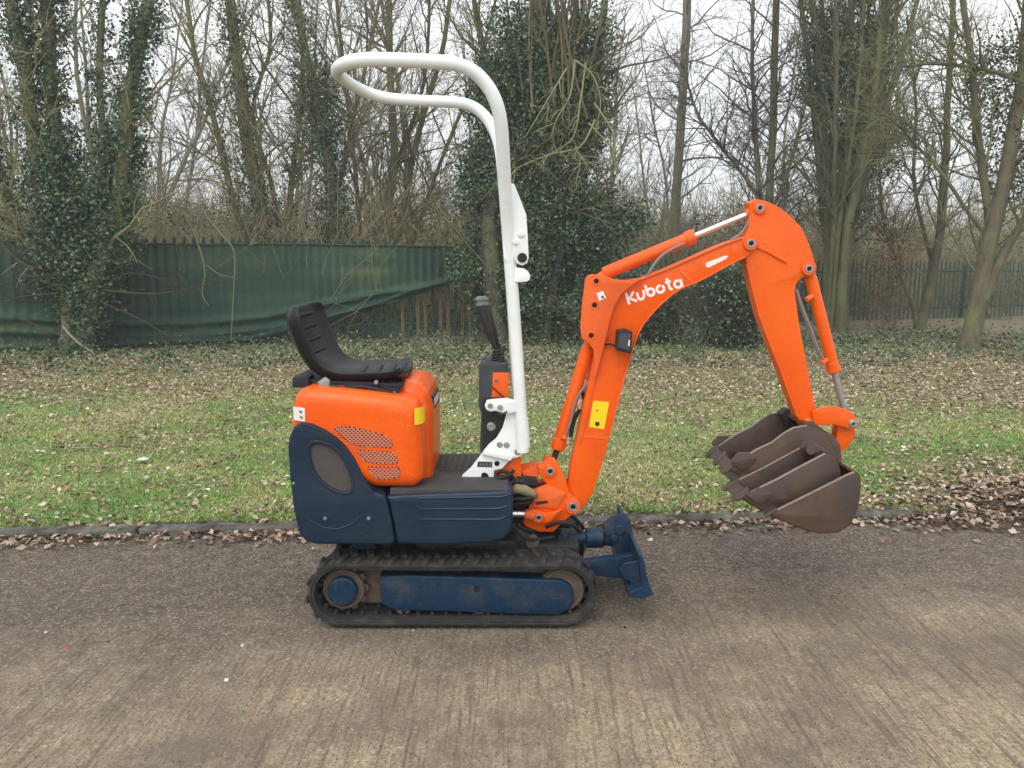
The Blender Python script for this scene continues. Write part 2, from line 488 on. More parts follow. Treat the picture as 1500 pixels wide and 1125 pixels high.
def road_z(x, y): return 0.0 * x
grid('road', np.concatenate([np.linspace(-70, -8, 8), np.linspace(-7.5, 7.5, 60), np.linspace(8, 70, 8)]), np.linspace(-14, 0.0, 30), 0.0, M['road'], yoff=lambda X: kerb_y(X) - 0.002)
xs = np.concatenate([np.linspace(-70, -14.5, 12), np.arange(-14, 14.01, 0.05), np.linspace(14.5, 70, 12)])
grid('grass_verge', xs, np.concatenate([[0.0], np.arange(0.04, 9.5, 0.07)]), verge_z, M['soil'], yoff=lambda X: kerb_y(X) + 0.035)
def far_z(x, y): return 0.040 + 0.16 * (fbm(x, y, 0.12, 21) - 0.5)
grid('woodland_floor', np.linspace(-220, 220, 90), np.linspace(0, 330, 90), lambda x, y: np.where(y < kerb_y(x) + 9.9, 0.012, far_z(x, y)), M['far_soil'], yoff=lambda X: kerb_y(X) + 9.3)

# kerb: every stone a piece of its own
kb = empty('kerb', (0, 4.4, 0)); kb['kind'] = 'structure'
kst = MB().prism(fillet([(-0.455, -0.08), (0.455, -0.08), (0.455, 0.050), (-0.455, 0.052)], 0.012), 0.0, 0.115, 0.020, 4).mesh('kerb_stone')
kst.materials.append(M['kerb'])
x = -9.0; i = 0
ka = math.atan(KS)
while x < 2.35:
    o = bpy.data.objects.new('kerb_stone', kst); C.objects.link(o)
    o.location = (x, float(kerb_y(x)) + random.uniform(-0.006, 0.006), random.uniform(-0.016, -0.002))
    o.rotation_euler = (random.uniform(-0.02, 0.02), random.uniform(-0.006, 0.006), ka + random.uniform(-0.006, 0.006))
    adopt(o, kb)
    x += 0.918; i += 1

# ------------------------------------------------------------------ leaf and blade scatters
def rotmats(n, rng, tilt):
    yaw = rng.uniform(0, 2 * pi, n); t = rng.normal(0, tilt, n); r = rng.normal(0, tilt, n)
    cy, sy, ct, st, cr, sr = np.cos(yaw), np.sin(yaw), np.cos(t), np.sin(t), np.cos(r), np.sin(r)
    R = np.empty((n, 3, 3))
    R[:, 0, 0] = cy * cr - sy * st * sr; R[:, 0, 1] = -sy * ct; R[:, 0, 2] = cy * sr + sy * st * cr
    R[:, 1, 0] = sy * cr + cy * st * sr; R[:, 1, 1] = cy * ct; R[:, 1, 2] = sy * sr - cy * st * cr
    R[:, 2, 0] = -ct * sr; R[:, 2, 1] = st; R[:, 2, 2] = ct * cr
    return R
def leaves(name, P, size, rng, tilt, palette, mat, parent=None, kind='stuff', curl=0.25, asp=0.62):
    n = len(P)
    base = np.array([(-0.5, 0, 0), (-0.1, -0.5 * asp, curl * 0.4), (0.5, 0, curl * 0.25), (-0.05, 0.5 * asp, curl * 0.45)])
    R = rotmats(n, rng, tilt)
    v = np.einsum('nij,kj->nki', R, base) * size[:, None, None] + P[:, None, :]
    idx = np.arange(n)[:, None] * 4
    f = np.concatenate([idx + np.array([[0, 1, 2]]), idx + np.array([[0, 2, 3]])])
    pal = np.array(palette); c = pal[rng.integers(0, len(pal), n)] * rng.uniform(0.7, 1.25, (n, 1))
    me = fast_mesh(name, v.reshape(-1, 3), f, False, np.repeat(c, 4, 0))
    o = link(name, me, mat, parent)
    if kind: o['kind'] = kind
    return o

def view_pts(n, y0, y1, rng, power=1.0, margin=1.1):
    """points thicker towards the viewer inside the photographed wedge"""
    u = rng.random(n) ** power
    y = y0 + (y1 - y0) * u
    x = rng.uniform(-1, 1, n) * (0.72 * y * margin + 0.4)
    return x, y

def bare(x, y):
    """0 grass .. 1 leaf litter, following the bands seen on the verge"""
    d = y - kerb_y(x)
    band = np.exp(-((y - (10.6 + 0.05 * x)) / 2.3) ** 2) * 0.72 + 0.3 * (y > 11)
    right = np.exp(-(((x - 4.6) / 1.6) ** 2 + ((d - 0.45) / 0.6) ** 2)) * 1.2
    right2 = np.exp(-(((x - 6.5) / 4.2) ** 2 + ((y - 9.6) / 2.3) ** 2)) * 0.55
    edge = np.exp(-((d - 0.15) / 0.22) ** 2) * 0.25
    return np.clip(band + right + right2 + edge + 0.95 * (fbm(x, y, 0.8, 31) - 0.46) + 0.5 * (fbm(x, y, 3.5, 35) - 0.5), 0, 1)

# grass
n = 430000
x, y = view_pts(n, 4.40, 13.6, RNG, 1.35)
y = y + KS * x
d = y - kerb_y(x) - 0.055 - 0.05 * fbm(x, y, 3.0, 15)
g = 1 - bare(x, y) * 1.15
keep = (RNG.random(n) < np.clip(g * (0.55 + 0.9 * vnoise(x, y, 7, 41)), 0.05, 1)) & (d > 0.0)
keep &= ~((x > 2.5) & (d < 0.5) & (RNG.random(n) < 0.8))
x, y = x[keep], y[keep]; n = len(x)
z = verge_z(x, y) - 0.004
h = RNG.uniform(0.010, 0.030, n) * (0.6 + 0.8 * vnoise(x, y, 2.2, 44)); w = RNG.uniform(0.0028, 0.0062, n) * (0.7 + 0.07 * y)
ya = RNG.uniform(0, 2 * pi, n); lean = RNG.normal(0, 0.020, (n, 2))
dx = np.cos(ya) * w; dy_ = np.sin(ya) * w
v = np.empty((n, 3, 3))
v[:, 0] = np.stack([x - dx, y - dy_, z], 1); v[:, 1] = np.stack([x + dx, y + dy_, z], 1)
v[:, 2] = np.stack([x + lean[:, 0], y + lean[:, 1], z + h], 1)
pal = np.array([(0.17, 0.31, 0.08), (0.25, 0.43, 0.12), (0.30, 0.40, 0.11), (0.44, 0.46, 0.17), (0.50, 0.45, 0.26), (0.56, 0.47, 0.32)])
mo_ = (vnoise(x, y, 0.9, 47) * 0.55 + vnoise(x, y, 4, 48) * 0.45 - 0.5) * 1.5 + 0.46
ci = np.clip((mo_ * 5.6 + RNG.normal(0, 1.3, n) - 0.7), 0, 5.99).astype(int)
c = pal[ci] * RNG.uniform(0.75, 1.25, (n, 1))
me = fast_mesh('grass', v.reshape(-1, 3), np.arange(n * 3).reshape(-1, 3), False, np.repeat(c, 3, 0))
o = link('grass', me, M['blade']); tag(o, 'short green and yellowed grass of the verge', 'grass', kind='stuff')

# fallen leaves
LP = [(0.40, 0.30, 0.215), (0.30, 0.215, 0.15), (0.50, 0.40, 0.305), (0.21, 0.145, 0.10), (0.12, 0.085, 0.06), (0.58, 0.49, 0.40), (0.33, 0.20, 0.12), (0.36, 0.27, 0.20), (0.45, 0.34, 0.26)]
n = 190000
x, y = view_pts(n, 4.45, 15.5, RNG, 1.25)
y = y + KS * x
d = y - kerb_y(x) - 0.12
keep = (RNG.random(n) < np.clip(bare(x, y) ** 1.2 * 1.0 + 0.09 + 0.6 * np.clip(fbm(x, y, 2.6, 37) - 0.52, 0, 1) * 2, 0, 1)) & (d > 0)
x, y = x[keep], y[keep]; n = len(x)
P = np.stack([x, y, verge_z(x, y) + RNG.uniform(0.004, 0.03, n)], 1)
P[:, 2] = np.where(y > kerb_y(x) + 9.3, 0.06, P[:, 2])
lv_ = leaves('fallen_leaves', P, (0.014 + 0.040 * RNG.random(n) ** 1.6) * (0.85 + 0.02 * P[:, 1]), RNG, 0.40, LP, M['dryleaf'])
tag(lv_, 'brown and tan fallen leaves lying over the grass verge', 'leaves')
# leaves and crumbs of soil drifted in the gutter and spilling over the road at the right
n = 9000
x = RNG.uniform(-4.2, 4.8, n); d = -np.abs(RNG.normal(0, 0.10, n)) + 0.02 * (RNG.random(n) < 0.5) + (RNG.random(n) < 0.22) * RNG.uniform(0, 0.22, n)
dens = 0.35 + 0.65 * vnoise(x, x * 0, 1.7, 51); sp = RNG.random(n) < dens * 0.55
x2 = RNG.normal(4.35, 0.85, 10000); d2 = RNG.normal(0.16, 0.26, 10000)
x = np.concatenate([x[sp], x2]); d = np.concatenate([d[sp], d2])
y = kerb_y(x) + d
def bank_z(x, dd):
    W = np.clip((x - 2.2) / 0.9, 0, 1) * np.clip((dd + 0.36 + 0.32 * (fbm(x, dd, 2.5, 61) - 0.5)) / 0.4, 0, 1) * np.clip((0.9 - dd) / 0.5, 0, 1)
    return -0.012 + W * (0.085 + 0.09 * (fbm(x, dd, 5, 62) - 0.45))
z = np.maximum(np.where(d > 0.11, verge_z(x, y), np.where((d > 0) & (x < 2.8), 0.056, 0.006)), bank_z(x, d)) + RNG.uniform(0.002, 0.018, len(x))
gl = leaves('gutter_leaves', np.stack([x, y, z], 1), RNG.uniform(0.018, 0.058, len(x)), RNG, 0.45, [(q[0] * 0.9, q[1] * 0.88, q[2] * 0.88) for q in LP] + [(0.07, 0.052, 0.042)] * 2, M['dryleaf'])
tag(gl, 'dark damp leaves drifted along the gutter below the kerb', 'leaves')
# soil heaped over the end of the kerb
n_ = 60
X_, Y_ = np.meshgrid(np.linspace(2.1, 9, 120), np.linspace(-0.42, 0.9, 44))
Z_ = bank_z(X_, Y_)
nx = X_.shape[1]; ny = X_.shape[0]
i = (np.arange(ny - 1)[:, None] * nx + np.arange(nx - 1)[None, :]).ravel()
me = fast_mesh('soil_bank', np.stack([X_.ravel(), (Y_ + kerb_y(X_)).ravel(), Z_.ravel()], 1), np.stack([i, i + 1, i + nx + 1, i + nx], 1), True)
M['bank'] = rough_mat('leaf_mould', [(0.3, (0.035, 0.026, 0.020)), (0.5, (0.085, 0.062, 0.045)), (0.72, (0.20, 0.15, 0.105))], 26, 0.95, 40, 1.0, 0.03)
o = link('soil_bank', me, M['bank']); o['kind'] = 'structure'

# grit on the road
def grit(name, n, x, y, s0, s1, palette, label):
    t = RNG.uniform(s0, s1, n); ang = RNG.uniform(0, 2 * pi, n)
    base = np.array([(1, 0, 0), (0, 0.8, 0), (-0.9, 0.1, 0), (0, -0.9, 0), (0.1, 0, 0.6)])
    ca, sa = np.cos(ang), np.sin(ang)
    v = np.empty((n, 5, 3))
    v[:, :, 0] = (base[None, :, 0] * ca[:, None] - base[None, :, 1] * sa[:, None]) * t[:, None] + x[:, None]
    v[:, :, 1] = (base[None, :, 0] * sa[:, None] + base[None, :, 1] * ca[:, None]) * t[:, None] + y[:, None]
    v[:, :, 2] = base[None, :, 2] * t[:, None] + 0.0005
    idx = np.arange(n)[:, None] * 5
    f = np.concatenate([idx + np.array([q]) for q in ((0, 1, 4), (1, 2, 4), (2, 3, 4), (3, 0, 4))])
    pal = np.array(palette); c = pal[RNG.integers(0, len(pal), n)] * RNG.uniform(0.7, 1.2, (n, 1))
    o = link(name, fast_mesh(name, v.reshape(-1, 3), f, False, np.repeat(c, 5, 0)), M['dryleaf'])
    return tag(o, label, 'grit', kind='stuff')
n = 26000
y = 1.95 + 2.4 * RNG.random(n) ** 1.2; x = RNG.uniform(-1, 1, n) * (0.75 * y + 0.3)
keep = y < kerb_y(x) - 0.02
x, y = x[keep], y[keep]
grit('road_grit', len(x), x, y, 0.0008, 0.0042, [(0.30, 0.26, 0.20), (0.22, 0.18, 0.14), (0.08, 0.07, 0.06), (0.27, 0.19, 0.11), (0.16, 0.14, 0.12), (0.06, 0.05, 0.045), (0.36, 0.33, 0.28)], 'fine loose stones and crumbs scattered over the road')

n = 9000
x = RNG.uniform(-4.0, 3.6, n); y = kerb_y(x) - 0.03 - np.abs(RNG.normal(0, 0.42, n))
kk = RNG.random(n) < np.clip(fbm(x, y, 2.2, 111) * 2.4 - 0.75, 0.02, 1)
x, y = x[kk], y[kk]
grit('mud_crumbs', len(x), x, y, 0.0020, 0.0085, [(0.06, 0.048, 0.04), (0.10, 0.08, 0.065), (0.16, 0.13, 0.10), (0.035, 0.028, 0.025), (0.24, 0.19, 0.14)], 'crumbs of mud and rotted leaf scattered along the dirty side of the road')

def chunk(name, px, py, s, mat, label, cat, flat=0.5, base=0.0):
    p = gpt(px, py, base); mb = MB()
    r_ = random.Random(px); v = []
    for k_ in range(2):
        for j in range(7):
            a = 2 * pi * j / 7; rr = s * r_.uniform(0.6, 1.1) * (1 if k_ == 0 else 0.65)
            v.append((p.x + rr * cos(a), p.y + rr * sin(a), base + 0.001 + k_ * s * flat * r_.uniform(0.7, 1.1)))
    f = [(j, (j + 1) % 7, 7 + (j + 1) % 7, 7 + j) for j in range(7)] + [tuple(range(7, 14)), tuple(range(6, -1, -1))]
    mb.add(v, f)
    tag(mb.build(name, mat), label, cat)
M['pebble'] = rough_mat('pale_stone', [(0.3, (0.45, 0.43, 0.38)), (0.7, (0.75, 0.73, 0.68))], 30)
M['pink'] = rough_mat('pink_plastic', [(0.3, (0.45, 0.06, 0.12)), (0.7, (0.65, 0.10, 0.18))], 30)
chunk('pebble', 355, 946, 0.011, M['pebble'], 'small white stone on the road left of the tracks, nearer the kerb', 'stone')
chunk('pebble', 332, 997, 0.012, M['pebble'], 'small white stone on the road at lower left, farther from the kerb', 'stone')
chunk('pebble', 67, 927, 0.009, M['pebble'], 'tiny white stone on the road at the far left', 'stone')
chunk('pebble', 953, 791, 0.022, M['pebble'], 'white stone lying on the road just beyond the dozer blade', 'stone', 0.35)
chunk('pebble', 605, 924, 0.006, M['pebble'], 'tiny white stone right under the near track', 'stone')
chunk('plastic_scrap', 96, 951, 0.014, M['pink'], 'small pink plastic scrap on the road at far left', 'litter', 0.3)
chunk('paper_scrap', 209, 673, 0.045, M['pebble'], 'crumpled white paper scrap lying in the grass left of the excavator', 'litter', 0.3, 0.075)
chunk('paper_scrap', 152, 686, 0.028, M['kerb'], 'small pale scrap in the grass, left of the white paper', 'litter', 0.6, 0.075)
chunk('paper_scrap', 342, 668, 0.035, M['kerb'], 'pale grey scrap in the grass close left of the excavator', 'litter', 0.4, 0.075)
# mossy spot worn into the road
p = gpt(370, 905)

# ------------------------------------------------------------------ fence and debris netting
M['fence'] = paint('green_fence_paint', (0.030, 0.085, 0.060), 0.6, (0.10, 0.12, 0.06), 0.6, 0)
M['fence_old'] = paint('algae_covered_pale', (0.17, 0.165, 0.085), 0.8, (0.07, 0.08, 0.04), 0.6, 0)
fe = empty('palisade_fence', (0, 16.6, 0), 'long green steel palisade fence with pointed pales behind the verge', 'fence')
pw = 0.033
def pale_mesh(h, nm):
    v = []
    prof = [(-pw, 0), (-pw * 0.5, -0.012), (0, 0.0), (pw * 0.5, -0.012), (pw, 0)]
    for (x_, y_) in prof: v.append((x_, y_, 0))
    tops = [h - 0.09, h - 0.01, h - 0.075, h - 0.01, h - 0.09]
    for (x_, y_), t_ in zip(prof, (h - 0.10, h - 0.045, h, h - 0.045, h - 0.10)): v.append((x_, y_, t_))
    v2 = [(a, b_ + 0.004, c_) for a, b_, c_ in v]
    f = [(i, i + 1, 6 + i, 5 + i) for i in range(4)] + [(10 + i, 15 + i, 16 + i, 11 + i) for i in range(4)]
    f += [(0, 5, 15, 10), (4, 14, 19, 9)] + [(5 + i, 6 + i, 16 + i, 15 + i) for i in range(4)]
    return MB().add(v, f).add(v2, []).mesh(nm) if False else _pm(v, v2, f, nm)
def _pm(v, v2, f, nm):
    mb = MB(); mb.add(v + v2, f); return mb.mesh(nm, 20)
pm = pale_mesh(2.0, 'pale'); pm.materials.append(M['fence'])
pm2 = pale_mesh(2.0, 'pale'); pm2.materials.append(M['fence_old'])
fa = math.atan(0.41); fd = Vector((cos(fa), sin(fa), 0))
s = 0
st0 = Vector((-13.0, float(fence_y(-13.0)), 0.0))
i = 0
while s < 31:
    q = st0 + fd * s
    old = -2.3 < q.x < 0.3 and i % 3 != 0
    o = bpy.data.objects.new('pale', pm2 if old else pm); C.objects.link(o)
    o.scale = (1, 1, 0.80 if q.x > 1.2 else 1)
    o.location = (q.x, q.y, 0.0 + random.uniform(-0.015, 0.015)); o.rotation_euler = (random.uniform(-0.01, 0.01), random.uniform(-0.012, 0.012), fa + random.uniform(-0.03, 0.03))
    adopt(o, fe); s += 0.158; i += 1
for z_, s0_, s1_ in ((0.32, 0, 31), (1.66, 0, 15.3), (1.30, 15.3, 31)):
    MB().tube([st0 + fd * s0_ + Vector((0, 0.03, z_)), st0 + fd * s1_ + Vector((0, 0.03, z_))], 0.026, 6).build('rail', M['fence'], fe)
post_s = 0
pmesh = MB().box((-0.04, 0.04, 0), (0.04, 0.11, 1.45), 0.004).mesh('post'); pmesh.materials.append(M['fence'])
while post_s < 31:
    q = st0 + fd * post_s
    o = bpy.data.objects.new('post', pmesh); C.objects.link(o); o.location = (q.x, q.y, 0); o.rotation_euler = (0, 0, fa); adopt(o, fe); post_s += 2.75

m, nt, b, ln = nodes_of('debris_netting')
big = noise(nt, 1.0, 4, 0.55, mapping=((0.35, 0.35, 1.7), (0, 0.06, 0)))
c = ramp(nt, big, [(0.34, (0.014, 0.044, 0.033)), (0.52, (0.030, 0.078, 0.052)), (0.64, (0.055, 0.105, 0.058)), (0.78, (0.17, 0.20, 0.08))])  # olive end of the ramp paints in sunlit grass showing through the net
weave = noise(nt, 1.0, 2, 0.5, mapping=((60, 60, 9), (0, 0, 0)))
c = mix(nt, ramp(nt, weave, [(0.4, 0.0), (0.7, 0.35)]), c, (0.012, 0.030, 0.026))
ln(c, b.inputs['Base Color']); b.inputs['Roughness'].default_value = 0.75
b.inputs['Alpha'].default_value = 0.86
M['net'] = m
nx, nz = 420, 46
xs_ = np.linspace(-12.8, -0.95, nx)
zt_ = 1.86 + 0.012 * np.sin(xs_ * 1.3) + 0.02 * (vnoise(xs_, xs_ * 0, 3, 71) - 0.5)
zb_ = np.where(xs_ < -4.9, 0.03, 0.03 + 1.18 * np.clip((xs_ + 4.9) / 3.95, 0, 1) ** 1.15)
T_ = np.linspace(0, 1, nz)[:, None]
Z_ = zt_[None, :] * (1 - T_) + zb_[None, :] * T_
X_ = np.repeat(xs_[None, :], nz, 0)
off = -0.06 - 0.05 * np.abs(np.sin(xs_[None, :] * pi / 1.0)) * T_ * (1 - T_) * 2
off = off - 0.10 * (fbm(X_, Z_ * 2.2, 0.9, 73) - 0.3) * (0.3 + T_) + 0.012 * np.sin(X_ * 2 * pi / 0.158)
# two long slack folds sagging across the sheet, and a rolled hem
f1_ = 0.70 - 0.25 * np.exp(-((X_ + 6.0) / 2.2) ** 2) + 0.13 * (X_ + 4.5) * (X_ > -4.5)
off = off - 0.13 * np.exp(-((Z_ - f1_) / 0.055) ** 2)
off = off - 0.10 * np.exp(-((Z_ - (f1_ - 0.22)) / 0.05) ** 2) - 0.12 * np.exp(-((Z_ - (zb_ + 0.10)) / 0.05) ** 2)
Yn_ = fence_y(X_) + off - 0.02
i = (np.arange(nz - 1)[:, None] * nx + np.arange(nx - 1)[None, :]).ravel()
me = fast_mesh('net_sheet', np.stack([X_.ravel(), Yn_.ravel(), Z_.ravel()], 1), np.stack([i, i + 1, i + nx + 1, i + nx], 1), True)
no_ = link('net_sheet', me, M['net'])
nb_e = empty('debris_netting', (-6.8, 13.8, 0), 'dark green debris netting hung slack on the fence, its hem lifting to the right', 'netting')
adopt(no_, nb_e)
M['rope'] = paint('netting_hem', (0.035, 0.065, 0.048), 0.7, (0.12, 0.14, 0.09), 0.5, 0)
MB().tube([(float(a), float(fence_y(a)) - 0.10, float(b_)) for a, b_ in zip(xs_[::8], zt_[::8])], 0.022, 6).build('top_hem', M['rope'], nb_e)

# ------------------------------------------------------------------ trees
def tubes_mesh(name, branches, mat, parent=None, kind=None):
    """branches: list of (pts (k,3), radii (k), sides, colour)"""
    groups = {}
    for p, r, sd_, col in branches: groups.setdefault((len(p), sd_), []).append((p, r, col))
    V = []; F = []; CO = []; base = 0
    for (k, sd_), lst in groups.items():
        P = np.array([a[0] for a in lst], dtype=np.float64); R = np.array([a[1] for a in lst]); Cc = np.array([a[2] for a in lst])
        n = len(lst)
        T = np.empty_like(P); T[:, 1:-1] = P[:, 2:] - P[:, :-2]; T[:, 0] = P[:, 1] - P[:, 0]; T[:, -1] = P[:, -1] - P[:, -2]
        T /= np.linalg.norm(T, axis=2, keepdims=True) + 1e-9
        ref = np.zeros_like(T); ref[..., 1] = 1.0
        A = ref - T * np.sum(ref * T, axis=2, keepdims=True)
        nrm = np.linalg.norm(A, axis=2, keepdims=True)
        A = np.where(nrm < 0.05, np.array([1.0, 0, 0]), A / (nrm + 1e-9))
        B = np.cross(T, A)
        th = 2 * pi * np.arange(sd_) / sd_
        ring = P[:, :, None, :] + (A[:, :, None, :] * np.cos(th)[None, None, :, None] + B[:, :, None, :] * np.sin(th)[None, None, :, None]) * R[:, :, None, None]
        V.append(ring.reshape(-1, 3)); CO.append(np.repeat(Cc, k * sd_, 0))
        q = []
        for a in range(k - 1):
            for j in range(sd_):
                j2 = (j + 1) % sd_
                q.append((a * sd_ + j, a * sd_ + j2, (a + 1) * sd_ + j2, (a + 1) * sd_ + j))
        q = np.array(q)
        F.append((np.arange(n)[:, None, None] * (k * sd_) + q[None] + base).reshape(-1, 4)); base += n * k * sd_
    me = fast_mesh(name, np.concatenate(V), np.concatenate(F), True, np.concatenate(CO))
    o = link(name, me, mat, parent)
    if kind: o['kind'] = kind
    return o

OL = (0.24, 0.225, 0.115); BR = (0.205, 0.18, 0.11); PALE = (0.21, 0.19, 0.135); DK = (0.060, 0.050, 0.038); RED = (0.17, 0.085, 0.055); LIME = (0.27, 0.27, 0.15)
TR = random.Random(5)
def unit(v):
    return v / (np.linalg.norm(v) + 1e-9)
def wander(p, d, L_, k, jit, lift):
    pts = [p]; d = d.copy(); st_ = L_ / (k - 1)
    for _ in range(k - 1):
        d = unit(d + RNG.normal(0, jit, 3) + np.array([0, 0, lift])); pts.append(pts[-1] + d * st_)
    return np.array(pts)
def sub(path, r0, r1, n, lens, angs, lvl, out, col, lift, tmin=0.15):
    """side shoots along a path"""
    k = len(path)
    for _ in range(n):
        t = tmin + (1 - tmin) * RNG.random(); f_ = t * (k - 1); i_ = min(int(f_), k - 2)
        p = path[i_] + (path[i_ + 1] - path[i_]) * (f_ - i_)
        d = unit(path[i_ + 1] - path[i_]); rnd = RNG.normal(0, 1, 3); perp = unit(rnd - d * np.dot(rnd, d))
        a = radians(RNG.uniform(*angs)); dd = d * cos(a) + perp * sin(a)
        L_ = RNG.uniform(*lens[0]) * (1.15 - 0.5 * t)
        rp = (r0 + (r1 - r0) * t)
        rb_ = min(rp * 0.6, 0.007 + 0.011 * L_) if lvl > 0 else min(rp, 0.0058)
        rb_ = max(rb_, 0.0042)
        kk = 6 if lvl > 1 else (5 if lvl == 1 else 4)
        q = wander(p, dd, L_, kk, 0.17 if lvl else 0.22, lift)
        re = max(0.0028, rb_ * 0.30)
        cc = tuple(np.array(col) * RNG.uniform(0.75, 1.3))
        out.append((q, np.linspace(rb_, re, kk), 5 if rb_ > 0.022 else 3, cc))
        if lvl > 0 and len(lens) > 1:
            nn = max(2, int(L_ * 5.0)) if lvl == 1 else max(2, int(L_ * 3.6))
            sub(q, rb_, re, nn, lens[1:], angs, lvl - 1, out, col, lift)

def stem_path(pxs, Y, dy=0.0):
    P = [pt(a, b_, Y + dy * i_) for i_, (a, b_) in enumerate(pxs)]
    q = catmull_(P, 4)
    return np.array([tuple(v_) for v_ in q])
def catmull_(P, n=3):
    out = []
    for i in range(len(P) - 1):
        p0 = P[max(i - 1, 0)]; p1 = P[i]; p2 = P[i + 1]; p3 = P[min(i + 2, len(P) - 1)]
        for j in range(n):
            t = j / n
            out.append(0.5 * ((2 * p1) + (p2 - p0) * t + (2 * p0 - 5 * p1 + 4 * p2 - p3) * t * t + (3 * p1 - p0 - 3 * p2 + p3) * t ** 3))
    out.append(P[-1]); return out

IVY = [(0.040, 0.095, 0.050), (0.065, 0.130, 0.064), (0.090, 0.165, 0.080), (0.050, 0.102, 0.066), (0.13, 0.19, 0.095), (0.028, 0.060, 0.036), (0.15, 0.16, 0.075), (0.10, 0.09, 0.05)]
def ivy_leaves(name, parent, centers, sig, per, size=(0.028, 0.074), pal=None):
    per = int(per * 1.9)
    """leaf sprays round each centre; centres (n,3), sig spread"""
    c = np.repeat(centers, per, 0); n = len(c)
    P = c + RNG.normal(0, 1, (n, 3)) * (sig if np.isscalar(sig) else np.repeat(sig, per)[:, None])
    P[:, 2] = np.maximum(P[:, 2], 0.06)
    o = leaves(name, P, RNG.uniform(size[0], size[1], n), RNG, 0.95, pal or IVY, M['leafy'], parent, 'stuff', 0.2, 0.85)
    # each spray gets its own tone as real sprays do
    me = o.data; a = me.color_attributes['tint']; arr = np.empty(len(me.vertices) * 4, dtype=np.float32); a.data.foreach_get('color', arr)
    arr = arr.reshape(-1, 4); k_ = np.repeat(RNG.uniform(0.6, 1.5, len(centers)), per * 4); arr[:, :3] *= k_[:, None]
    a.data.foreach_set('color', arr.ravel())
    return o
def ell_centers(ells, Y):
    """clump centres on and inside ellipsoids given as px cx, cy, rx, ry, depth m, count"""
    out = []
    for (cx, cy, rx, ry, dep, cnt) in ells:
        c = np.array(tuple(pt(cx, cy, Y))); s_ = Y / FPX
        d = RNG.normal(0, 1, (cnt, 3)); d /= np.linalg.norm(d, axis=1, keepdims=True)
        rr = RNG.random(cnt) ** 0.35 * RNG.uniform(0.75, 1.12, cnt)
        out.append(c + d * rr[:, None] * np.array([rx * s_, dep, ry * s_]))
    return np.concatenate(out)
def path_centers(path, rad, n, t0=0.0, t1=1.0):
    t = RNG.uniform(t0, t1, n) * (len(path) - 1); i_ = np.minimum(t.astype(int), len(path) - 2)
    p = path[i_] + (path[i_ + 1] - path[i_]) * (t - i_)[:, None]
    a = RNG.uniform(0, 2 * pi, n)
    return p + np.stack([np.cos(a), np.sin(a), 0 * a], 1) * (rad * RNG.uniform(0.5, 1.25, n))[:, None]

def tree(name, label, Y, stems, limbs=9, lens=((1.0, 2.4), (0.5, 1.2), (0.25, 0.6)), angs=(22, 62), col=OL, bark=BR, lift=0.05, lvl=2, cat='tree', group=None, ivy=None, tmin=0.2):
    b0 = pt(stems[0][0][0][0], stems[0][0][0][1], Y); base = Vector((b0.x, Y, 0))
    root = empty(name, base, label, cat, group)
    trunk = []; tw = []; paths = []
    for s_ in stems:
        pxs, r0, r1 = s_[:3]; dY = s_[3] if len(s_) > 3 else 0
        path = stem_path(pxs, Y + dY)
        path = path + np.cumsum(RNG.normal(0, 0.012, path.shape), 0) * (np.arange(len(path)) > 0)[:, None]
        if path[0][2] < 0.6: path[0][2] = -0.15
        rad = np.linspace(r0, r1, len(path)); 
        if path[0][2] < 0.3: rad[0] *= 1.35; rad[1] *= 1.12
        trunk.append((path, rad, 9, tuple(np.array(bark) * RNG.uniform(0.85, 1.15)))); paths.append(path)
        nl_ = int(2.1 * limbs * (s_[4] if len(s_) > 4 else 1))
        sub(path, r0, r1, nl_, lens, angs, lvl, tw, col, lift, tmin)
    tubes_mesh('trunk', trunk, M['bark'], root)
    if tw: tubes_mesh('crown', tw, M['twig'], root)
    if ivy: ivy(root, paths)
    return root
m, nt, b, ln = nodes_of('bark')
at = nt.nodes.new('ShaderNodeAttribute'); at.attribute_name = 'tint'
bn = noise(nt, 1.0, 6, 0.7, mapping=((16, 16, 4), (0, 0, 0)))
cc = mix(nt, ramp(nt, bn, [(0.33, 0.65), (0.60, 0.0)]), at.outputs['Color'], (0.055, 0.052, 0.034))
cc = mix(nt, ramp(nt, noise(nt, 2.5, 5), [(0.45, 0.0), (0.66, 0.65)]), cc, (0.17, 0.20, 0.085))
ln(cc, b.inputs['Base Color']); b.inputs['Roughness'].default_value = 0.95; b.inputs['Specular IOR Level'].default_value = 0.15
bump(nt, b, bn, 0.9, 0.03)
M['bark'] = m

# 1 the ivy clad group at the left
def ivy1(root, paths):
    cs = [ell_centers([(100, 330, 52, 70, 0.5, 210), (155, 320, 42, 75, 0.5, 190), (175, 225, 26, 45, 0.35, 80), (75, 390, 36, 34, 0.4, 40), (140, 395, 34, 40, 0.4, 60), (85, 225, 26, 50, 0.35, 50), (130, 440, 28, 30, 0.35, 40)], 13.0)]
    cs += [path_centers(paths[0], 0.18, 260, 0.15, 0.95), path_centers(paths[1], 0.26, 420, 0.15, 1.0), path_centers(paths[1], 0.20, 70, 0.0, 0.2), path_centers(paths[2], 0.20, 60, 0.0, 0.2), path_centers(paths[2], 0.20, 290, 0.1, 0.85), path_centers(paths[3], 0.13, 110, 0.1, 0.8), path_centers(paths[4], 0.18, 110, 0.3, 0.95)]
    ivy_leaves('ivy', root, cs[0], 0.13, 17)
    ivy_leaves('ivy', root, np.concatenate(cs[1:]), 0.085, 15)
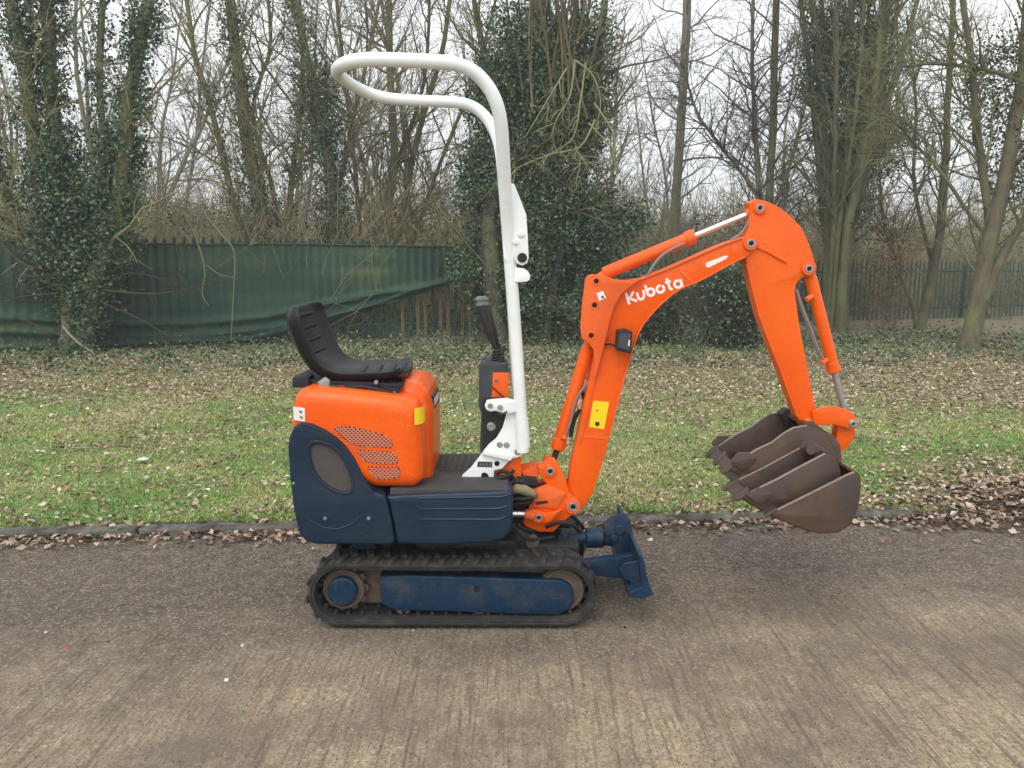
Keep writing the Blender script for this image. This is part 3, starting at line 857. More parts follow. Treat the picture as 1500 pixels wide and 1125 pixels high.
tree('ivy_clad_tree', 'many stemmed tree thickly clad in dark ivy standing before the netting at far left', 13.0,
     [([(105, 519), (100, 430), (75, 330), (55, 250), (40, 120), (20, 0), (10, -150)], 0.15, 0.08), ([(118, 518), (118, 430), (105, 300), (88, 150), (80, 0), (70, -150)], 0.15, 0.08, 0.25),
      ([(120, 516), (138, 430), (165, 330), (190, 200), (205, 100), (222, 0), (240, -150)], 0.15, 0.075, -0.1), ([(128, 470), (152, 380), (152, 250), (142, 120), (146, 0), (150, -120)], 0.07, 0.045, 0.2),
      ([(98, 500), (30, 350), (-20, 200), (-60, 50)], 0.10, 0.06, 0.4)],
     limbs=9, lens=((0.9, 2.4), (0.4, 1.1), (0.2, 0.6)), col=OL, ivy=ivy1)
# bare low branches of that tree in front of the netting
root = bpy.data.objects['ivy_clad_tree']
tw = []
for (a, b_, c_, d_) in (((150, 425), (235, 430), (330, 410), (0.03)), ((140, 440), (200, 465), (260, 500), (0.02)), ((150, 420), (190, 400), (245, 410), (0.02)), ((85, 430), (30, 435), (-20, 450), (0.03)), ((90, 410), (40, 405), (-10, 420), (0.02)), ((20, 460), (60, 480), (95, 495), (0.015))):
    path = stem_path([a, b_, c_], 12.7)
    tw.append((path, np.linspace(d_ * 0.6, 0.005, len(path)), 5, (0.085, 0.062, 0.042)))
    sub(path, d_ * 0.6, 0.005, 6, ((0.3, 0.9), (0.15, 0.4)), (20, 55), 1, tw, (0.085, 0.065, 0.045), -0.02)
tubes_mesh('low_branches', tw, M['twig'], root)

# 2 the leaning pair behind the netting
def ivy2(root, paths):
    ivy_leaves('ivy', root, np.concatenate([path_centers(paths[0], 0.18, 260, 0.05, 0.9), path_centers(paths[1], 0.12, 70, 0.0, 0.6), path_centers(paths[2], 0.13, 70, 0.0, 0.6), ell_centers([(385, 320, 40, 40, 0.4, 30), (290, 320, 60, 25, 0.5, 45)], 17)]), 0.12, 13)
tree('leaning_tree', 'bare grey-brown tree with three spreading leaning stems, left of the second ivy stem', 17.0,
     [([(400, 480), (385, 330), (365, 200), (352, 100), (338, 0), (328, -150)], 0.16, 0.09), ([(398, 480), (345, 300), (312, 170), (285, 60), (268, -60)], 0.08, 0.04, 0.1),
      ([(410, 470), (425, 300), (440, 180), (448, 60), (430, -100)], 0.075, 0.04, 0.2), ([(420, 470), (405, 300), (370, 170), (395, 60), (380, -80)], 0.06, 0.03, 0.3)], limbs=12, col=OL, ivy=ivy2)
# 3 straight ivy stem
def ivy3(root, paths):
    ivy_leaves('ivy', root, np.concatenate([path_centers(paths[0], 0.26, 270, 0.05, 0.95), ell_centers([(490, 310, 28, 55, 0.4, 90), (480, 170, 26, 80, 0.4, 70)], 17.2)]), 0.12, 15)
tree('ivy_stem_tree', 'slim tree wrapped in a column of ivy, standing behind the roll bar left of it', 17.2,
     [([(490, 480), (490, 300), (472, 190), (450, 90), (420, -60)], 0.13, 0.07), ([(480, 350), (510, 200), (540, 60), (560, -60)], 0.05, 0.03, 0.2)], limbs=14, col=BR, ivy=ivy3)
# 4 brown shoots behind the loop
tree('coppice_tree', 'clump of slender olive-brown stems seen through and under the roll bar loop', 19.0,
     [([(548, 480), (555, 350), (578, 250), (572, 110), (568, 0), (570, -120)], 0.12, 0.06), ([(560, 480), (585, 340), (610, 200), (650, 60), (665, -80)], 0.09, 0.045, 0.3), ([(540, 480), (530, 330), (515, 180), (500, 40), (490, -60)], 0.07, 0.035, 0.6),
      ([(570, 480), (600, 380), (640, 250), (690, 120), (720, 0)], 0.06, 0.03), ([(552, 480), (560, 300), (620, 120), (628, -40)], 0.07, 0.03, 0.4)], limbs=13, col=(0.155, 0.135, 0.07), bark=(0.14, 0.12, 0.07))
# 5 the great ivy tree in the centre
def ivy5(root, paths):
    E_ = [(800, 330, 88, 95, 0.9, 520), (745, 430, 40, 65, 0.6, 150), (700, 270, 46, 50, 0.6, 120), (875, 340, 46, 75, 0.6, 210), (730, 150, 50, 75, 0.5, 280), (800, 120, 75, 90, 0.6, 330), (860, 90, 40, 80, 0.5, 130), (722, 245, 34, 50, 0.7, 120), (725, 440, 30, 60, 0.6, 110), (850, 170, 42, 80, 0.6, 260), (790, 90, 60, 50, 0.5, 170),
          (795, 445, 70, 48, 0.6, 190), (925, 320, 26, 26, 0.4, 30), (800, 200, 70, 90, 0.7, 320), (690, 380, 32, 60, 0.5, 90), (760, 40, 50, 40, 0.4, 60)]
    ivy_leaves('ivy', root, ell_centers(E_, 15.0), 0.12, 16, (0.03, 0.078))
    sh = []
    for i_ in range(30):
        x0_ = RNG.uniform(760, 870); y0_ = RNG.uniform(90, 230)
        x1_ = x0_ + RNG.uniform(-50, 60)
        path = stem_path([(x0_, y0_), (x0_ * 0.5 + x1_ * 0.5 + RNG.uniform(-10, 10), y0_ - 110), (x1_, y0_ - 260)], 15.0 + RNG.uniform(-0.8, 0.5))
        sh.append((path, np.linspace(0.030, 0.012, len(path)), 5, tuple(np.array((0.17, 0.15, 0.085)) * RNG.uniform(0.7, 1.2))))
        sub(path, 0.03, 0.012, 7, ((0.5, 1.2), (0.2, 0.5)), (12, 35), 1, sh, (0.17, 0.15, 0.085), 0.06)
    tubes_mesh('upright_shoots', sh, M['twig'], root)
    dd = []
    for (q) in ([(842, 88), (835, 140), (815, 175), (808, 200)], [(842, 88), (868, 110), (880, 150), (872, 190)], [(858, 92), (850, 150), (840, 200), (812, 222), (790, 232)], [(872, 175), (850, 215), (810, 225), (760, 245), (745, 262)],
                [(870, 150), (900, 200), (890, 235), (835, 240)], [(862, 180), (890, 210), (905, 232), (838, 226)], [(842, 215), (850, 235), (845, 262)], [(830, 100), (800, 150), (770, 200)]):
        path = stem_path(q, 14.05)
        dd.append((path, np.linspace(0.020, 0.006, len(path)), 5, LIME)); sub(path, 0.02, 0.006, 10, ((0.2, 0.6), (0.1, 0.3)), (20, 60), 1, dd, LIME, -0.03)
    tubes_mesh('dead_branches', dd, M['twig'], root)
tree('great_ivy_tree', 'huge tree smothered in dense dark ivy right behind the roll bar', 15.0,
     [([(795, 505), (800, 400), (800, 250), (790, 100), (785, -80)], 0.24, 0.12), ([(728, 502), (722, 420), (716, 330), (724, 270), (740, 230)], 0.21, 0.10, -0.3, 0.3), ([(820, 500), (840, 350), (860, 180), (880, 20), (890, -80)], 0.12, 0.05, 0.3),
      ([(790, 480), (760, 300), (720, 120), (690, -40)], 0.10, 0.04, 0.2), ([(800, 470), (840, 250), (835, 80), (850, -80)], 0.09, 0.04, -0.2)], limbs=11, col=(0.16, 0.145, 0.08), bark=(0.12, 0.10, 0.082), ivy=ivy5)
# 6, 7 poles
tree('pole_tree', 'tall straight pale trunk rising just left of the raised boom, bare', 20.0, [([(983, 470), (990, 280), (1000, 100), (1008, -120)], 0.125, 0.095)], limbs=24, lens=((0.9, 2.2), (0.4, 1.0), (0.2, 0.6)), angs=(35, 75), col=(0.20, 0.19, 0.155), bark=(0.27, 0.25, 0.20), tmin=0.1)
tree('forked_pole_tree', 'slender bare tree whose two straight trunks rise above the top of the arm', 18.0, [([(1128, 485), (1127, 300), (1131, 150), (1139, -120)], 0.095, 0.07), ([(1124, 400), (1108, 250), (1102, 100), (1106, -60)], 0.06, 0.035, 0.1), ([(1122, 300), (1060, 220), (1020, 160), (1000, 80)], 0.04, 0.02, 0.2), ([(1120, 330), (1160, 240), (1180, 150), (1210, 40)], 0.03, 0.015, -0.2)],
     limbs=22, lens=((0.9, 2.2), (0.4, 1.0), (0.2, 0.6)), angs=(30, 75), col=(0.12, 0.11, 0.095), bark=(0.185, 0.17, 0.11), tmin=0.12)
# 8 big clump right
def ivy8(root, paths):
    ivy_leaves('ivy', root, ell_centers([(1245, 120, 56, 110, 0.6, 210), (1265, 40, 60, 80, 0.6, 120), (1275, 210, 42, 70, 0.5, 150), (1205, 90, 32, 80, 0.4, 110), (1240, 300, 36, 60, 0.4, 70)], 17.6), 0.15, 15, (0.035, 0.085))
st8 = []
for i_ in range(15):
    xt = 1165 + i_ * 12.5 + TR.uniform(-8, 8)
    st8.append(([(1225 + TR.uniform(-14, 14), 480), (1222 + (xt - 1222) * 0.22, 340), (1235 + (xt - 1235) * 0.62, 160), (xt + TR.uniform(-10, 10), 0), (xt + (xt - 1245) * 0.35, -140)], TR.uniform(0.05, 0.11), 0.03, TR.uniform(-0.6, 0.7)))
tree('coppiced_ivy_tree', 'broad fan of upright mossy stems with dark ivy between them, right of the arm', 17.3, st8, limbs=12, lens=((0.8, 2.2), (0.4, 1.0), (0.2, 0.5)), angs=(10, 48), col=(0.165, 0.155, 0.085), bark=(0.15, 0.14, 0.075), ivy=ivy8)
# 9 small tree
tree('small_tree', 'small twisting tree with a dark foot close in front of the green fence at right', 17.8, [([(1346, 482), (1362, 420), (1378, 340), (1388, 240), (1392, 120), (1400, -20)], 0.12, 0.05), ([(1346, 470), (1320, 400), (1300, 330), (1290, 230)], 0.05, 0.02), ([(1368, 400), (1340, 280), (1345, 150), (1330, 20)], 0.05, 0.02, .2)], limbs=17, col=(0.15, 0.14, 0.08), bark=(0.14, 0.115, 0.08), tmin=0.25)
# 10 leaning tree at the right edge
def ivy10(root, paths):
    ivy_leaves('ivy', root, ell_centers([(1470, 130, 55, 85, 0.6, 110), (1500, 250, 40, 60, 0.5, 60), (1275, 330, 5, 5, .2, 3)], 13.6), 0.16, 13, (0.03, 0.07), [(0.10, 0.11, 0.045), (0.065, 0.085, 0.04), (0.13, 0.13, 0.06), (0.04, 0.06, 0.03)])
tree('leaning_mossy_tree', 'leaning mossy tree forking low at the right edge, standing on the leaf strewn verge', 13.3,
     [([(1418, 517), (1437, 450), (1452, 380), (1478, 260), (1500, 120), (1515, -60)], 0.165, 0.085), ([(1450, 400), (1446, 310), (1430, 190), (1418, 60), (1400, -80)], 0.08, 0.04, 0.1), ([(1440, 440), (1462, 385), (1495, 330), (1540, 250), (1600, 150)], 0.085, 0.05, 0.0),
      ([(1507, 124), (1470, 106), (1420, 96), (1360, 90), (1322, 90)], 0.045, 0.018, 0, 0.6), ([(1455, 360), (1380, 250), (1330, 190), (1290, 160)], 0.035, 0.015, 0.1, .7)], limbs=17, lens=((0.7, 2.0), (0.4, 0.9), (0.2, 0.5)), col=(0.165, 0.16, 0.08), bark=(0.15, 0.125, 0.085), ivy=ivy10, tmin=0.3)

def bush(name, label, px, py, Y, w, h, n, col, leafpal=None, nleaf=0, cat='bush', r=0.012):
    b0 = pt(px, py, Y); root = empty(name, (b0.x, Y, 0), label, cat)
    tw = []
    for _ in range(n):
        p = np.array([b0.x + RNG.normal(0, w * 0.22), Y + RNG.normal(0, w * 0.2), 0.0])
        d = unit(np.array([RNG.normal(0, 0.45 * w / h), RNG.normal(0, 0.35 * w / h), 1.0]))
        path = wander(p, d, h * RNG.uniform(0.5, 1.05), 7, 0.13, 0.0)
        tw.append((path, np.linspace(r * RNG.uniform(0.5, 1.3), 0.004, 7), 4, tuple(np.array(col) * RNG.uniform(0.7, 1.3))))
        sub(path, r, 0.004, 9, ((0.25, 0.8), (0.12, 0.35)), (18, 60), 1, tw, col, 0.0)
    tubes_mesh('stems', tw, M['twig'], root)
    if nleaf:
        cen = np.stack([b0.x + RNG.normal(0, w * 0.30, nleaf), Y + RNG.normal(0, w * 0.25, nleaf), h * RNG.random(nleaf) ** 0.8 * 0.9], 1)
        ivy_leaves('foliage', root, cen, 0.11, 9, (0.03, 0.07), leafpal)
    return root
bush('evergreen_bush', 'dark tangled bush with small leaves directly behind the middle of the arm', 1075, 520, 13.7, 1.15, 1.75, 60, (0.075, 0.062, 0.045), None, 330)
bush('evergreen_bush', 'low dark bush left of the arm, beneath the boom', 945, 505, 14.6, 1.7, 1.45, 50, (0.085, 0.075, 0.05), None, 300)
bush('russet_bush', 'faintly reddish twiggy bush behind the fence line, right of the arm', 1292, 470, 17.2, 0.8, 2.7, 18, (0.20, 0.15, 0.10), [(0.22, 0.135, 0.085), (0.18, 0.12, 0.08)], 55, r=0.008)
bush('bramble', 'tangle of dark bramble at the foot of the ivy tree behind the seat', 860, 505, 14.9, 2.2, 1.0, 60, (0.10, 0.088, 0.06), None, 260)
bush('bare_bush', 'pale leafless bush behind the fence at the far right', 1440, 470, 21.5, 1.8, 2.6, 26, (0.17, 0.15, 0.10))
bush('bare_bush', 'leafless olive bush behind the green fence between the arm and the small tree', 1240, 470, 22.2, 2.0, 2.6, 26, (0.15, 0.14, 0.08), None, 60)
# vines hanging before the netting
vr = empty('hanging_vine', gpt(310, 520), 'two pale dead vines hanging down over the top of the netting at left', 'vine')
tw = []
for q, w_ in (([(262, 300), (285, 345), (300, 395), (296, 430), (306, 448)], 0.022), ([(300, 315), (325, 345), (343, 370), (342, 430), (338, 500)], 0.020), ([(302, 388), (322, 402), (342, 406)], 0.012), ([(250, 330), (272, 348), (280, 358)], 0.012)):
    path = stem_path(q, 14.0); tw.append((path, np.linspace(w_, 0.008, len(path)), 6, (0.20, 0.22, 0.14)))
tubes_mesh('vine', tw, M['twig'], vr)
st_ = empty('fallen_stick', gpt(118, 500), 'pale bare stick leaning against the foot of the left ivy tree', 'stick')
path = stem_path([(92, 478), (112, 500), (140, 519)], 12.5); path[-1][2] = 0.06
tubes_mesh('stick', [(path, np.linspace(0.022, 0.012, len(path)), 6, (0.30, 0.28, 0.19))], M['twig'], st_)

# background trees: three kinds, then copied; bark colours lightened to mimic haze
def copy_tree(o, loc, rz, sc):
    r = o.copy(); C.objects.link(r); r.location = loc; r.rotation_euler = (0, 0, rz); r.scale = (sc, sc, sc)
    for ch in o.children:
        c = ch.copy(); C.objects.link(c); mi = ch.matrix_parent_inverse.copy(); c.parent = r; c.matrix_parent_inverse = mi
    return r
protos = []
LB = ['bare thin stemmed tree in the wood behind the fence', 'bare many branched tree in the wood behind the fence', 'bare forked tree in the wood behind the fence']
spots = []
for i_ in range(32):
    Y_ = 24 + 24 * ((i_ * 0.618) % 1); X_ = (-0.78 + 1.56 * ((i_ + 0.5) / 32) + TR.uniform(-0.03, 0.03)) * Y_
    if 0.12 * Y_ < X_ < 0.30 * Y_ and i_ % 2: continue
    if 0.47 * Y_ < X_ < 0.60 * Y_: continue
    spots.append((X_, Y_))
for k_ in range(3):
    X_, Y_ = spots[k_]
    base = np.array([X_, Y_, 0.0]); root = empty('background_tree', tuple(base), LB[k_], 'tree', 'bare trees of the wood behind the fence')
    trunk = []; tw = []
    for s_ in range((1, 2, 3)[k_]):
        d = unit(np.array([RNG.normal(0, 0.14), RNG.normal(0, 0.14), 1])); path = wander(base - [0, 0, 0.1], d, RNG.uniform(9, 12.5), 12, 0.055, 0.02)
        trunk.append((path, np.linspace(0.095, 0.022, 12), 7, (0.20, 0.18, 0.13)))
        sub(path, 0.15, 0.03, (34, 24, 18)[k_], ((1.4, 3.2), (0.6, 1.5), (0.3, 0.8)), (20, 60), 2, tw, (0.21, 0.195, 0.145), 0.04, 0.12)
    tubes_mesh('trunk', trunk, M['bark'], root); tubes_mesh('crown', tw, M['twig'], root)
    protos.append(root)
for i_, (X_, Y_) in enumerate(spots[3:]):
    copy_tree(protos[i_ % 3], (X_, Y_, 0), TR.uniform(0, 6.28), TR.uniform(0.8, 1.25))

# scrub behind the fence and the far side of the wood
def scrub(name, label, n, y0, y1, h0, h1, cols, clump=0.5, r=0.009, skip=None, side=4):
    tw = []
    xx = RNG.uniform(-1, 1, n); yy = y0 + (y1 - y0) * RNG.random(n); xx = xx * (0.80 * yy + 1)
    hn = h0 + (h1 - h0) * fbm(xx, yy, 0.35, 91)
    for i_ in range(n):
        if yy[i_] < fence_y(xx[i_]) + 0.3 + 0.7 * (xx[i_] > 4.5): continue
        p = np.array([xx[i_], yy[i_], 0.0]); d = unit(np.array([RNG.normal(0, 0.38), RNG.normal(0, 0.3), 1.0]))
        c_ = cols[int(vnoise(xx[i_], yy[i_], 0.5, 93) * 0.999 * len(cols))]
        L_ = hn[i_] * RNG.uniform(0.5, 1.1); rr = r * RNG.uniform(0.6, 1.3) * (yy[i_] / 20)
        q = wander(p, d, L_, 6, 0.16, -0.015)
        tw.append((q, np.linspace(rr, rr * 0.35, 6), 3, tuple(np.array(c_) * RNG.uniform(0.7, 1.3))))
        for _ in range(side):
            j = RNG.integers(1, 5); dd = unit(RNG.normal(0, 1, 3) + np.array([0, 0, 0.5]))
            q2 = wander(q[j], dd, RNG.uniform(0.3, 0.9), 4, 0.2, 0.0); tw.append((q2, np.linspace(rr * 0.6, rr * 0.25, 4), 3, tuple(np.array(c_) * RNG.uniform(0.7, 1.35))))
    o = tubes_mesh(name, tw, M['twig'], None, 'stuff'); tag(o, label, 'undergrowth')
OLV = [(0.26, 0.225, 0.12), (0.29, 0.24, 0.14), (0.21, 0.195, 0.10), (0.32, 0.26, 0.16), (0.19, 0.18, 0.085)]
scrub('undergrowth', 'thin olive and brown scrub standing close behind the fence', 8500, 14.5, 25, 1.6, 5.6, OLV)
scrub('distant_thicket', 'dense brown thicket closing the view far behind the fence', 8500, 26, 48, 2.6, 7.6, OLV, r=0.012, side=5)
n = 5000
yy = RNG.uniform(15, 34, n); xx = RNG.uniform(-1, 1, n) * 0.8 * yy
kk = (yy > fence_y(xx) + 0.3 + 2.0 * (xx > 4.5)) & (fbm(xx, yy, 0.5, 95) > 0.50)
xx, yy = xx[kk], yy[kk]
zz = RNG.random(len(xx)) ** 1.3 * (1.1 + 2.6 * fbm(xx, yy, 0.4, 97))
hd = ivy_leaves('evergreen_undergrowth', None, np.stack([xx, yy, zz], 1), 0.22, 14, (0.05, 0.12), [(0.045, 0.07, 0.035), (0.09, 0.10, 0.05), (0.12, 0.11, 0.055), (0.06, 0.08, 0.045)])
tag(hd, 'dull green leafy undergrowth filling in low behind the fence', 'undergrowth')
# ivy ground cover on the shaded back of the verge
n = 2300
xx, yy = view_pts(n, 10.2, 16.5, RNG, 0.9)
kk = (yy < fence_y(xx) - 0.1) & (yy > 10.4 + 0.16 * xx + 1.2 * (fbm(xx, yy, 0.8, 99) - 0.5)) & (RNG.random(n) < 0.35 + 0.65 * vnoise(xx, yy, 1.4, 101))
xx, yy = xx[kk], yy[kk]
gc = ivy_leaves('ground_ivy', None, np.stack([xx, yy, np.full(len(xx), 0.075)], 1), np.full(len(xx), 0.10), 9, (0.03, 0.07), [(0.065, 0.12, 0.055), (0.10, 0.15, 0.07), (0.14, 0.17, 0.08), (0.06, 0.09, 0.045)])
tag(gc, 'low ivy and weeds covering the ground under the trees', 'ground cover')

# ------------------------------------------------------------------ damp winter air
m = bpy.data.materials.new('damp_air'); m.use_nodes = True; m.node_tree.nodes.clear()
ov = m.node_tree.nodes.new('ShaderNodeOutputMaterial'); pv = m.node_tree.nodes.new('ShaderNodeVolumePrincipled')
pv.inputs['Color'].default_value = (0.93, 0.96, 1.0, 1); pv.inputs['Density'].default_value = 0.0024; pv.inputs['Anisotropy'].default_value = 0.0
m.node_tree.links.new(pv.outputs[0], ov.inputs['Volume'])
hz = MB(); lo_, hi_ = (-260, -60, -1.2), (260, 380, 24)
v_ = [(x_, y_, z_) for x_ in (lo_[0], hi_[0]) for y_ in (lo_[1], hi_[1]) for z_ in (lo_[2], hi_[2])]
hz.add(v_, [(0, 1, 3, 2), (4, 6, 7, 5), (0, 4, 5, 1), (2, 3, 7, 6), (0, 2, 6, 4), (1, 5, 7, 3)])
ho_ = hz.build('haze', m); ho_['kind'] = 'stuff'
# ------------------------------------------------------------------ the excavator
EX = empty('mini_excavator', (-0.25, 3.45, 0.0),
           'small orange and dark blue tracked excavator with white roll bar parked on the road', 'excavator')
YC = 3.45

# ---- tracks
XL, XR, RT = -0.714, 0.212, 0.121      # tumbler centres and mean radius
ZC = 0.153
def belt_pos(s):
    """point and outward normal at fraction s of the belt loop"""
    Ls = XR - XL; tot = 2 * Ls + 2 * pi * RT; d = (s % 1.0) * tot
    if d < Ls:
        sag = -0.007 * sin(pi * d / Ls)
        return (XL + d, ZC + RT + sag), (0, 1)
    d -= Ls
    if d < pi * RT:
        a = pi / 2 - d / RT; return (XR + RT * cos(a), ZC + RT * sin(a)), (cos(a), sin(a))
    d -= pi * RT
    if d < Ls: return (XR - d, ZC - RT), (0, -1)
    d -= Ls
    a = -pi / 2 - d / RT
    return (XL + RT * cos(a), ZC + RT * sin(a)), (cos(a), sin(a))

def make_track(Y0, Y1):
    N = 120
    outer = []; inner = []
    for i in range(N):
        (x, z), (nx, nz) = belt_pos(i / N)
        outer.append((x + nx * 0.012, z + nz * 0.012)); inner.append((x - nx * 0.010, z - nz * 0.010))
    b = MB().prism(outer, Y0, Y1, 0.005, 2, holes=[inner])
    # raised shoulder cords on both sides of the belt
    for ya, yb in ((Y0 - 0.004, Y0 + 0.012), (Y1 - 0.012, Y1 + 0.004)):
        o2 = []; i2 = []
        for i in range(N):
            (x, z), (nx, nz) = belt_pos(i / N)
            o2.append((x + nx * 0.015, z + nz * 0.015)); i2.append((x + nx * 0.001, z + nz * 0.001))
        b.prism(o2, ya, yb, 0.004, 2, holes=[i2])
    belt = b.build('track', M['rubber'], EX)
    # tread lugs, one mesh shared
    lug = MB().prism([(-0.017, 0), (0.017, 0), (0.011, 0.0135), (-0.011, 0.0135)], -0.047, 0.047, 0.004, 2).mesh('lug')
    lug.materials.append(M['rubber'])
    nl = 37
    for i in range(nl):
        for side in (0, 1):
            s = (i + 0.5 * side) / nl
            (x, z), (nx, nz) = belt_pos(s)
            o = bpy.data.objects.new('lug', lug); C.objects.link(o)
            o.location = (x + nx * 0.010, (Y0 + 0.048) if side == 0 else (Y1 - 0.048), z + nz * 0.010)
            o.rotation_euler = (0, math.atan2(nx, nz), 0.22 * (1 if side else -1))
            o.parent = belt
    # drive blocks on the inside
    g = MB()
    for i in range(44):
        (x, z), (nx, nz) = belt_pos((i + 0.3) / 44)
        u = Vector((nx, 0, nz)); t = Vector((nz, 0, -nx)); c = Vector((x, 0, z)) - u * 0.010
        for ya, yb in ((Y0 + 0.045, Y0 + 0.065), (Y1 - 0.065, Y1 - 0.045)):
            v = []
            for yy in (ya, yb):
                for (a_, b_) in ((-0.009, 0.002), (0.009, 0.002), (0.006, -0.020), (-0.006, -0.020)):
                    p = c + t * a_ + u * b_; v.append((p.x, yy, p.z))
            g.add(v, [(0, 1, 2, 3), (7, 6, 5, 4), (0, 4, 5, 1), (1, 5, 6, 2), (2, 6, 7, 3), (3, 7, 4, 0)])
    gb = g.build('drive_blocks', M['rubber']); gb.parent = belt; gb['kind'] = 'stuff'

def make_undercarriage(Yn, sgn):
    """Yn outer face distance, sgn +1 when the inside lies further away"""
    Y = lambda d: Yn + sgn * d
    def span(a, b): return (min(Y(a), Y(b)), max(Y(a), Y(b)))
    out = []
    a, b = span(0.030, 0.150)
    side = tr([(556, 845), (600, 843), (800, 849), (822, 850), (835, 857), (840, 868), (840, 882), (834, 893), (820, 900), (800, 901), (600, 895), (575, 894), (558, 885)], 3.13)
    fr = MB().prism(side, a, b, 0.009, 3)
    c = xz(698, 862, 3.13)
    fr.build('side_frame', M['blue_frame'], EX)
    a, b = span(0.0285, 0.032)
    MB().prism([(c[0] - 0.013, c[1] - 0.004), (c[0] - 0.004, c[1] + 0.016), (c[0] + 0.014, c[1] + 0.008), (c[0] + 0.010, c[1] - 0.014), (c[0] - 0.008, c[1] - 0.016)], a, b, 0.001, 1).build('grease_hole', M['hole'], EX)
    # drive sprocket with teeth
    sp = []
    nt_ = 11
    for i in range(nt_):
        for (da, rr) in ((-0.32, 0.088), (-0.18, 0.104), (0.18, 0.104), (0.32, 0.088)):
            th = 2 * pi * (i + da) / nt_
            sp.append((XL + rr * cos(th), ZC + rr * sin(th)))
    a, b = span(0.072, 0.100)
    MB().prism(sp, a, b, 0.003, 1).ring((XL, ZC), 0.06, 0.088, *span(0.058, 0.11)).build('sprocket', M['dirtmetal'], EX)
    a, b = span(0.022, 0.17)
    hub = MB().ydisc((XL, ZC), 0.063, a, b, 32, 0.008)
    ho = hub.build('hub_motor', M['blue_frame'], EX)
    for i in range(8):
        th = 2 * pi * i / 8 + 0.3
        a, b = span(0.014, 0.03)
        bo = MB().ydisc((XL + 0.048 * cos(th), ZC + 0.048 * sin(th)), 0.0055, a, b, 6).build('bolt', M['blue_frame'])
        bo.parent = ho
    # idler wheel
    a, b = span(0.055, 0.125)
    MB().ydisc((XR, ZC), 0.098, a, b, 40, 0.006).ring((XR, ZC), 0.075, 0.092, *span(0.047, 0.06)).build('idler_wheel', M['dirtmetal'], EX)
    for px in (590, 701, 775):
        cx = xz(px, 893, 3.13)
        a, b = span(0.045, 0.135)
        MB().ydisc((cx[0], 0.082), 0.038, a, b, 24, 0.004).build('roller', M['dirtmetal'], EX)
    # dried mud packed behind the frame
    mud = MB()
    a, b = span(0.105, 0.13)
    mud.prism(fillet([(XL - 0.06, 0.07), (XR + 0.05, 0.062), (XR + 0.06, 0.225), (XL - 0.03, 0.235)], 0.03), a, b, 0.006, 1)
    mud.build('inner_guard', M['dirtmetal'], EX)

make_track(3.10, 3.28); make_track(3.62, 3.80)
make_undercarriage(3.10, 1); make_undercarriage(3.80, -1)

cf = MB().box((-0.55, 3.26, 0.14), (0.10, 3.64, 0.27), 0.01)
cf.box((-0.42, 3.30, 0.255), (0.02, 3.60, 0.315), 0.01)
cf.build('centre_frame', M['darkmetal'], EX)
MB().cyl((-0.20, YC, 0.30), (-0.20, YC, 0.345), 0.19, 40, 0.004).build('slewing_ring', M['darkmetal'], EX)

# ---- lower body shell (rear cover and step)
YB0, YB1 = 3.125, 3.775
rear = [(421, 655), (423, 640), (430, 625), (441, 619), (457, 622), (476, 631), (492, 642), (505, 654), (518, 672), (527, 690), (536, 708), (547, 721), (563, 726),
        (567, 735), (573, 762), (579, 797), (561, 799), (461, 798), (449, 794), (438, 784), (430, 750), (424, 700)]
win = [(452, 655), (459, 648), (470, 649), (484, 654), (497, 664), (506, 678), (513, 694), (516, 712), (513, 722), (500, 722), (484, 716), (470, 705), (459, 690), (453, 672)]
P1 = fillet(tr(rear, YB0), 0.02)
W1 = fillet(tr(win, YB0), 0.015)
shell = MB().prism(P1, YB0, YB0 + 0.045, 0.014, 4, holes=[W1])
shell.prism(inset(P1 if area2(P1) > 0 else P1[::-1], 0.001), YB0 + 0.044, YB1, 0.016, 4)
sh = shell.build('rear_cover', M['blue'], EX)
# raised lip round the intake window and along the hood joint
W1c = W1 if area2(W1) > 0 else W1[::-1]
MB().prism(inset(W1c, -0.011), YB0 - 0.002, YB0 + 0.03, 0.004, 3, holes=[inset(W1c, 0.004)]).build('window_rim', M['blue'], sh)
lip = tr([(441, 621), (457, 625), (476, 634), (492, 645), (505, 657), (517, 674), (526, 692), (535, 709), (546, 722)], YB0)
MB().strip(lip, 0.007, YB0 - 0.004, YB0 + 0.01, 0.003).build('edge_bead', M['blue'], sh)
for path in ([(445, 752), (456, 764), (475, 773), (495, 775), (515, 768), (527, 757)],):
    MB().tube([pt(a, b, YB0 - 0.0005) for a, b in path], 0.0035, 6).build('moulded_line', M['blue'], sh)
for a, b in ((476, 759), (540, 759)):
    c = xz(a, b, YB0)
    o = MB().ring(c, 0.009, 0.020, YB0 - 0.003, YB0 + 0.01).build('bolt_recess', M['blue'], sh)
    o = MB().ydisc(c, 0.0085, YB0 - 0.0015, YB0 + 0.012, 6).build('cover_bolt', M['zinc'], sh)
c = xz(430, 708, YB0)
MB().ydisc(c, 0.006, YB0 - 0.003, YB0 + 0.02, 8).build('cover_bolt', M['zinc'], sh)
MB().prism(tr([(533, 784), (556, 785), (556, 789), (533, 788)], YB0), YB0 - 0.0015, YB0 + 0.003, 0.0006, 1).build('latch', M['black'], sh)
